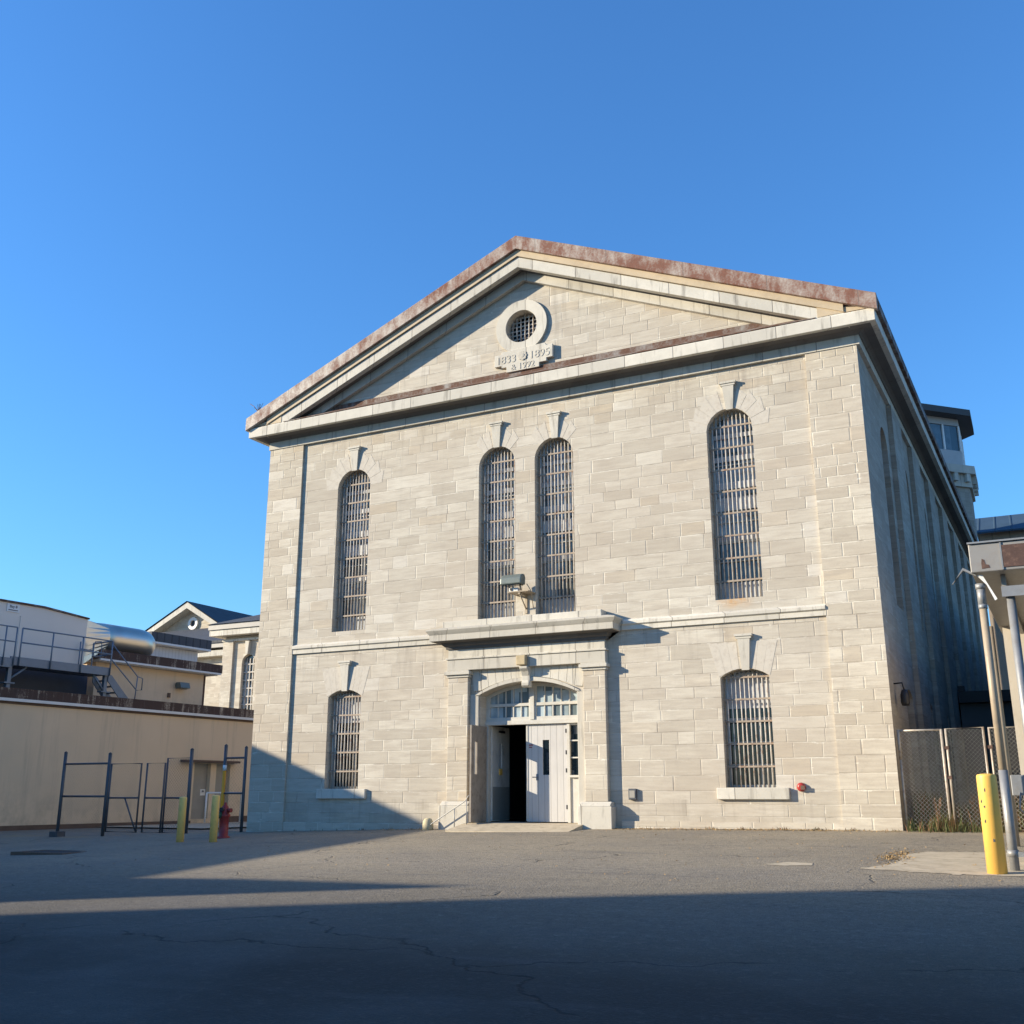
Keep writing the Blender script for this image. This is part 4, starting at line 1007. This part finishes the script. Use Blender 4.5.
q = MB(); post(q, -10.0, 1.84, .047); post(q, -8.82, 1.92, .045); post(q, -8.13, 1.86, .04); q.split('post', 'steeldark', f2)
q = MB()
for z in (1.60, .70): q.tube([(-8.82, ly, z), (-8.13, ly, z)], .026, 8)
q.split('rail', 'steeldark', f2)
q = MB(); q.tube([(-8.82, ly, gz(-8.8, 0)), (-8.82, ly, 1.28)], .05, 10); q.build('yellow_sleeve', 'orange', f2)
q = MB(); q.tube([(-8.82, ly, 1.281), (-8.82, ly, 1.42)], .052, 10); q.build('white_band', 'white', f2)
q = MB(); chain(q, -8.80, -8.15, -.3, 1.58, LX, .10, .0013); q.build('mesh', 'wiredark', f2, merge=False)

# ------------------------------------------------------------------ bollards, hydrant, manhole
def bollard(x, y, h, r, mat, label, dome=True):
    z = gz(x, y)
    t = thing('bollard', (x, y, z), label, 'bollard', 'yellow steel bollards in the yard')
    q = MB(); q.lathe((x, y, z), [(r, -.1), (r, h - .03), (r * .985, h - .012), (r * .9, h), (r * .4, h + .012), (.004, h + .014)], 26)
    q.build('post', mat, t)
    return t
b1 = bollard(-7.03, -3.36, .97, .085, 'paleyellow', 'slim faded yellow bollard, left one of the pair by the red hydrant')
b2 = bollard(-5.94, -3.5, .98, .085, 'paleyellow', 'slim faded yellow bollard standing right next to the red hydrant')
b3 = bollard(9.86, -7.03, 1.19, .118, 'yellow', 'thick bright yellow bollard beside the grey pipe post at the right')
q = MB(); 
for p in ((9.83, 1.0), (9.78, .86), (9.80, .62), (9.87, .40), (9.81, .80)):
    zc = gz(9.86, -7.03) + p[1]; dx = p[0] - 9.86; yy = -7.03 - math.sqrt(.118 ** 2 - dx * dx) - .001
    q.prism([(p[0] + .014 * math.cos(t * PI / 4) * random.uniform(.6, 1.3), zc + .02 * math.sin(t * PI / 4) * random.uniform(.6, 1.5)) for t in range(8)], 'xz', yy, yy + .004)
q.build('chipped_paint', 'steeldark', b3)

hx, hy = -6.72, -2.3; hz = gz(hx, hy)
hyd = thing('fire_hydrant', (hx, hy, hz), 'dark red fire hydrant with green outlet cap beside the slim yellow bollard', 'hydrant')
q = MB(); q.lathe((hx, hy, hz), [(.15, -.05), (.15, .04), (.105, .05), (.105, .46), (.13, .48), (.13, .53), (.11, .54), (.10, .62), (.075, .70), (.035, .75), (.03, .80), (.005, .80)], 18); q.build('barrel', 'red', hyd)
q = MB(); q.tube([(hx + .1, hy, hz + .62), (hx + .19, hy, hz + .62)], .05, 10); q.tube([(hx - .1, hy, hz + .60), (hx - .18, hy, hz + .60)], .05, 10); q.split('outlet', 'red', hyd)
q = MB(); q.tube([(hx - .05, hy - .1, hz + .52), (hx - .09, hy - .22, hz + .52)], [.085, .075], 12); q.build('cap', 'green', hyd)
q = MB(); q.tube([(hx + .02, hy - .1, hz + .64), (hx + .03, hy - .17, hz + .64)], .05, 10); q.build('nut', 'black', hyd)
mh = thing('catch_basin', (-7.9, -6.0, gz(-7.9, -6)), 'dark iron catch basin grate set in the shaded asphalt at left', 'drain cover')
mx, my = -7.9, -6.0; mz = gz(mx, my)
q = MB(); 
q.prism([(mx - .75, my - .45), (mx + .75, my - .45), (mx + .75, my + .45), (mx - .75, my + .45)], 'xy', mz - .05, mz + .03, [[(mx - .62, my - .33), (mx + .62, my - .33), (mx + .62, my + .33), (mx - .62, my + .33)]]); q.build('frame', 'found', mh)
q = MB()
for k in range(12): q.box(mx - .58 + k * .1, mx - .53 + k * .1, my - .329, my + .329, mz - .02, mz + .025)
q.build('grate', 'black', mh)

# ------------------------------------------------------------------ canopy building at the right
def csh(x, y, z): return (x + SH * (y + 6.8), y, z)
cb = thing('canopy_building', (12.5, -3, -.1), 'cream-walled building at the right edge under a grey and rusty metal canopy', 'building')
q = MB(); q.box(10.02, 17, -1.5, 6, -.5, 3.9); q.build('wall', 'cream', cb, csh)
q = MB(); q.box(9.96, 17, -6.8, 6.3, 3.56, 3.95); cn = q.build('canopy', 'greyfascia', cb, csh, bevel=.012)
q = MB(); q.box(10.365, 12.2, -6.812, -6.801, 3.60, 3.90); q.build('rust_panel', 'rust', cn, csh)
q = MB(); q.prism([(10.10, 3.60), (10.20, 3.61), (10.19, 3.65), (10.15, 3.66), (10.14, 3.72), (10.11, 3.74), (10.10, 3.68)], 'xz', -6.804, -6.801); q.build('rust_patch', 'rust', cn, csh)
q = MB(); q.box(9.95, 17.02, -6.83, 6.32, 3.952, 3.975); q.box(10.345, 10.365, -6.815, -6.801, 3.57, 3.94); q.build('drip_edge', 'steel', cn, csh)
q = MB(); q.box(10.30, 12.6, -6.72, -6.55, 3.22, 3.36); q.build('beam', 'steel', cb)
q = MB(); q.box(10.3, 10.36, -6.5, -1.55, 3.40, 3.555); q.box(11.5, 11.56, -6.5, -1.55, 3.40, 3.555); q.split('joist', 'greyfascia', cb, csh)
pp = thing('pipe_post', (10.08, -6.62, gz(10, -6.6)), 'tall pipe post with tan upper part and bare grey foot beside the thick yellow bollard', 'post')
zg = gz(10.08, -6.62)
q = MB(); q.tube([(10.05, -6.62, .98), (10.05, -6.62, 3.12)], .05, 16); q.build('upper_pipe', 'tanpost', pp)
q = MB(); q.tube([(10.05, -6.62, zg - .05), (10.05, -6.62, .98)], .058, 16); q.tube([(10.05, -6.62, 3.12), (10.05, -6.62, 3.40)], .056, 16); q.tube([(10.05, -6.62, 3.36), (10.05, -6.62, 3.43)], .066, 16); q.tube([(10.05, -6.62, 3.09), (10.05, -6.62, 3.15)], .058, 16); q.split('lower_pipe', 'steel', pp)
q = MB(); q.tube([(10.05, -6.62, zg + .17), (10.05, -6.62, zg + .25)], .072, 14); q.box(10.05, 10.28, -6.67, -6.60, zg + .17, zg + .23); q.build('clamp', 'steel', pp)
p2 = MB(); p2.tube([(10.40, -6.62, gz(10.4, -6.62) - .05), (10.40, -6.62, 3.219)], .055, 16)
tag(p2.build('support_post', 'steel', None, origin=(10.4, -6.62, gz(10.4, -6.6))), 'round grey steel post holding the inner canopy beam at the right edge', 'post')
p3 = MB(); p3.tube([(10.01, -3.0, gz(10, -3) - .05), (10.01, -3.0, 3.36)], .05, 12)
tag(p3.build('thin_pipe', 'tanpost', None, origin=(10.01, -3, 0)), 'thinner tan pipe standing behind the tall pipe post', 'post')
bf = thing('bent_flashing', (9.9, -6.7, 3.4), 'bent strip of loose metal flashing sticking out under the canopy corner', 'flashing')
q = MB(); q.prism([(9.70, 3.44), (9.72, 3.45), (9.86, 3.655), (10.01, 3.555), (10.01, 3.53), (9.86, 3.62)], 'xz', -6.72, -6.66); q.build('arm', 'steel', bf)
q = MB(); q.prism([(10.02, 3.54), (10.09, 3.54), (10.24, 3.20), (10.21, 3.18), (10.13, 3.40)], 'xz', -6.70, -6.69); q.build('plate', 'white', bf)
ub = thing('utility_box', (10.3, -6.1, .8), 'grey utility box with red tag on the wall foot at the right edge', 'utility box')
q = MB(); q.box(10.12, 10.5, -6.45, -6.25, .66, .92); q.build('case', 'steel', ub, bevel=.01)
q = MB(); q.box(10.30, 10.42, -6.458, -6.451, .83, .9); q.build('tag', 'brightred', ub)
q = MB(); q.tube([(10.3, -6.35, gz(10.3, -6.3) - .05), (10.3, -6.35, .66)], .03, 8); q.tube([(10.22, -6.46, .70), (10.19, -6.5, .5), (10.25, -6.48, .42)], .012, 6); q.split('stand', 'steel', ub)
lw = MB(); lw.box(10.28, 13, -5.9, -5.6, -.6, .62); 
lwo = lw.build('low_stone_wall', 'stone_pil', None, origin=(11.6, -5.75, -.3), bevel=.02); tag(lwo, 'low pale stone wall beside the pipe posts at the right edge', 'wall')

ab = thing('alley_sky_block', (14, 18, 0), 'plain grey block added out of view to keep the alley dark', 'building')  # unseen block added to hide sky light from the side wall
q = MB(); q.box(11.2, 18, 6.4, 30, -.5, 6.6); q.build('wall', 'shedwall', ab)  # body of the added unseen block
q = MB(); q.box(11.1, 18.1, 6.35, 30.1, 6.602, 6.9); q.build('roof', 'black', ab)  # top of the added unseen block
# low dark shed down the alley
sd = thing('flat_roofed_shed', (9.6, 15, 0), 'low dull shed with dark flat roof at the end of the shaded alley', 'shed')
q = MB(); q.box(8.42, 13.5, 14.2, 18, -.5, 3.43); q.build('wall', 'shedwall', sd)
q = MB(); q.box(8.42, 13.7, 13.9, 18.2, 3.432, 3.78); q.box(8.42, 8.62, 13.9, 14.3, 3.79, 3.95); q.build('roof', 'black', sd)
# guard tower
gt = thing('guard_tower', (6, 39, 0), 'guard tower with wide roof overhang and glazed cabin rising behind the side eave', 'tower')
TCX, TCY = 5.2, 38.6
def octa(a): R_ = a / math.cos(PI / 8); return [(TCX + R_ * math.cos(PI / 8 + k * PI / 4), TCY + R_ * math.sin(PI / 8 + k * PI / 4)) for k in range(8)]
q = MB(); q.prism(octa(3.62), 'xy', -1, 16.6); q.build('shaft', 'tower', gt)
q = MB(); q.prism(octa(3.98), 'xy', 17.3, 17.75); q.prism(octa(3.75), 'xy', 16.602, 17.298); q.build('cornice', 'trim', gt)
for k in range(8):
    P0, P1 = Vector((*octa(3.86)[k], 0)), Vector((*octa(3.86)[(k + 1) % 8], 0)); A_ = (P1 - P0).normalized(); N_ = Vector((A_.y, -A_.x, 0))
    for j in range(4):
        m_ = P0.lerp(P1, (j + .5) / 4); q = MB()
        q.prism([(-.12, -.10), (.12, -.10), (.12, .10), (-.12, .10)], 'xy', 16.85, 17.298)
        q.build('corbel', 'trim', gt, lambda x, y, z, m_=m_, A_=A_, N_=N_: (m_.x + A_.x * x + N_.x * y, m_.y + A_.y * x + N_.y * y, z))
q = MB(); q.prism(octa(3.42), 'xy', 17.752, 18.75); q.build('cabin', 'towergrey', gt)
q = MB(); q.prism(octa(3.42), 'xy', 20.2, 20.598); q.build('cabin_head', 'towergrey', gt)
q = MB(); q.prism(octa(3.36), 'xy', 18.752, 20.198); q.build('cabin_glass', 'towerglass', gt)
for k in range(8):
    P0, P1 = octa(3.40)[k], octa(3.40)[(k + 1) % 8]
    for t_ in (0., .12, .62):
        x, y = P0[0] + (P1[0] - P0[0]) * t_, P0[1] + (P1[1] - P0[1]) * t_
        q = MB(); q.tube([(x, y, 18.752), (x, y, 20.198)], .06, 4); q.build('mullion', 'white', gt)
q = MB(); q.prism(octa(4.1), 'xy', 20.6, 20.96); R0_, ap = octa(4.05), (TCX, TCY, 21.5)
for k in range(8): q.face([(*R0_[k], 20.965), (*R0_[(k + 1) % 8], 20.965), ap])
q.build('roof', 'towerroof', gt)
# far building with blue metal roof
bb = thing('blue_roofed_building', (16, 48, 0), 'far tan building with blue-grey metal roof seen above the canopy', 'building')
q = MB(); q.box(8.8, 30, 45, 60, -1, 15.9); q.build('wall', 'tancladding', bb)
for k in range(24):
    pass
q = MB(); q.face([(8.5, 44.4, 15.78), (30.3, 44.4, 15.78), (30.3, 49, 17.75), (8.5, 49, 17.75)]); q.face([(8.5, 49, 17.75), (30.3, 49, 17.75), (30.3, 60.6, 15.78), (8.5, 60.6, 15.78)]); q.face([(8.5, 44.4, 15.68), (30.3, 44.4, 15.68), (30.3, 44.4, 15.78), (8.5, 44.4, 15.78)]); q.build('roof', 'roof_blue', bb)

# ------------------------------------------------------------------ weeds
def blade(q, x, y, z, h, lean, w):
    a = random.uniform(0, 2 * PI); dx, dy = math.cos(a), math.sin(a); l = lean * h
    p = [(x, y, z), (x + dx * l * .35, y + dy * l * .35, z + h * .6), (x + dx * l, y + dy * l, z + h)]
    b = a + PI / 2; wx, wy = math.cos(b) * w, math.sin(b) * w
    q.face([(p[0][0] - wx, p[0][1] - wy, p[0][2]), (p[0][0] + wx, p[0][1] + wy, p[0][2]), (p[1][0] + wx * .8, p[1][1] + wy * .8, p[1][2]), (p[1][0] - wx * .8, p[1][1] - wy * .8, p[1][2])])
    q.face([(p[1][0] - wx * .8, p[1][1] - wy * .8, p[1][2]), (p[1][0] + wx * .8, p[1][1] + wy * .8, p[1][2]), p[2]])
q = MB()
for k in range(1500):
    x = random.uniform(8.1, 10.0); c_ = .5 + .5 * math.sin(x * 5.1 + 1.) * math.sin(x * 2.3)
    if random.random() > .35 + .6 * c_: continue
    y = random.gauss(.0, .18); q.mi = 0 if random.random() < .7 else 1
    blade(q, x, y, gz(x, y) - .01, random.uniform(.05, .30) * (.5 + .9 * c_), .5, .006)
for k in range(2600):
    x = random.uniform(8.12, 10.9); y = .45 + random.random() ** 1.5 * 3.2; q.mi = 0 if random.random() < .55 else 1
    blade(q, x, y, gz(x, y) - .01, random.uniform(.25, .75) * (1.15 if math.sin(x * 4.) > 0 else .8), .45, .008)
for x0, x1, n_ in ((4.0, 7.9, 160), (2.4, 4, 30), (-6.5, -2.5, 60)):
    for k in range(n_):
        x = random.uniform(x0, x1); x = round(x * 1.4) / 1.4 + random.gauss(0, .08); q.mi = random.choice((0, 1, 1))
        blade(q, x, -.13 - abs(random.gauss(0, .05)), gz(x, -.13) - .01, random.uniform(.02, .08), .8, .007)
lf = MB(); rl = random.Random(11)
def leafbit(x, y, sz):
    a = rl.uniform(0, 6.28); z = gz(x, y) + .006; c_, s_ = math.cos(a) * sz, math.sin(a) * sz
    lf.face([(x - c_, y - s_, z), (x + s_ * .5, y - c_ * .5, z + rl.uniform(0, .015)), (x + c_, y + s_, z + rl.uniform(0, .02)), (x - s_ * .5, y + c_ * .5, z + rl.uniform(0, .01))])
for k in range(900):
    cl = rl.choice((3.4, 4.6, 5.3, 6.2, 7.2, -3.2, 2.7, 5.9)); leafbit(cl + rl.gauss(0, .45), -.17 - abs(rl.gauss(0, .16)), rl.uniform(.012, .035))
for k in range(350): leafbit(8.45 + rl.gauss(0, .12), -5.2 + rl.gauss(0, .55), rl.uniform(.012, .03))
for k in range(260): leafbit(rl.uniform(-4, 10), -rl.uniform(.5, 9), rl.uniform(.012, .03))
lo_ = lf.build('dead_leaves', 'leaf', None, merge=False); tag(lo_, 'dry leaf litter blown along the wall foot and over the lit asphalt', 'leaves', kind='stuff')
wo = q.build('weeds', ['grass', 'dry'], None, merge=False); tag(wo, 'low green and dry weeds along the wall foot and under the right fence', 'weeds', kind='stuff')
for i, x in enumerate((8.62, 9.02, 9.12, 9.35, 9.47, 9.75)):
    pass
def dry_plant(x, y, h, label):
    z = gz(x, y); t = thing('dry_plant', (x, y, z), label, 'plant', 'dry stalks behind the right fence'); q = MB()
    for k in range(5):
        a = random.uniform(0, 6.28); s = random.uniform(.04, .16) * h
        top = (x + math.cos(a) * s, y + math.sin(a) * s, z + h * random.uniform(.7, 1)); mid = (x + math.cos(a) * s * .4, y + math.sin(a) * s * .4, z + h * .5)
        q.tube([(x, y, z - .02), mid, top], .005, 4)
        for j in range(16):
            t_ = random.uniform(.35, 1); px = x + (top[0] - x) * t_; py = y + (top[1] - y) * t_; pz = z + (top[2] - z) * t_
            b = random.uniform(0, 6.28); l = random.uniform(.012, .035)
            q.face([(px, py, pz), (px + math.cos(b) * l, py + math.sin(b) * l, pz + .02), (px + math.cos(b) * l * .7, py + math.sin(b) * l * .7, pz + .05)])
    q.build('stalks', 'dry', t, merge=False)
dry_plant(8.62, .22, .72, 'brown dry stalks behind the mesh next to the stone corner')
dry_plant(9.28, .25, .66, 'brown dry stalks behind the middle gate mesh')
dry_plant(9.52, .3, .78, 'tallest brown dry stalks behind the mesh just left of the yellow bollard')

# ------------------------------------------------------------------ light, sky, camera
S = Vector((-1.9, -1.0, .68)).normalized()
sun = bpy.data.lights.new('sun', 'SUN'); sun.energy = 4.3; sun.angle = math.radians(.53); sun.color = (1, .875, .67)
so = bpy.data.objects.new('sun', sun); COL.objects.link(so); so.rotation_euler = (-S).to_track_quat('-Z', 'Y').to_euler()
W = bpy.data.worlds.new('World'); scene.world = W; W.use_nodes = True
nt = W.node_tree; bg = nt.nodes['Background']
sky = nt.nodes.new('ShaderNodeTexSky'); sky.sky_type = 'NISHITA'; sky.sun_disc = False
sky.sun_elevation = math.asin(S.z); sky.sun_rotation = math.atan2(S.x, S.y)
sky.air_density = 1.45; sky.dust_density = 0; sky.ozone_density = 10
nt.links.new(sky.outputs[0], bg.inputs[0]); bg.inputs[1].default_value = .124

cam = bpy.data.cameras.new('camera'); co = bpy.data.objects.new('camera', cam); COL.objects.link(co)
yaw, pitch, roll = .4626, .2665, -.0008
f = Vector((-math.sin(yaw) * math.cos(pitch), math.cos(yaw) * math.cos(pitch), math.sin(pitch)))
r = Vector((math.cos(yaw), math.sin(yaw), 0)); u = r.cross(f)
r2 = r * math.cos(roll) + u * math.sin(roll); u2 = -r * math.sin(roll) + u * math.cos(roll)
co.matrix_world = Matrix(((r2.x, u2.x, -f.x, 10.5001), (r2.y, u2.y, -f.y, -21.7659), (r2.z, u2.z, -f.z, .6952), (0, 0, 0, 1)))
cam.sensor_width = 36; cam.lens = 1030.3 / 1024 * 36; cam.clip_start = .1; cam.clip_end = 5000
scene.camera = co
scene.view_settings.view_transform = 'Standard'; scene.view_settings.look = 'None'
scene.view_settings.exposure = 1.15; scene.view_settings.gamma = 1
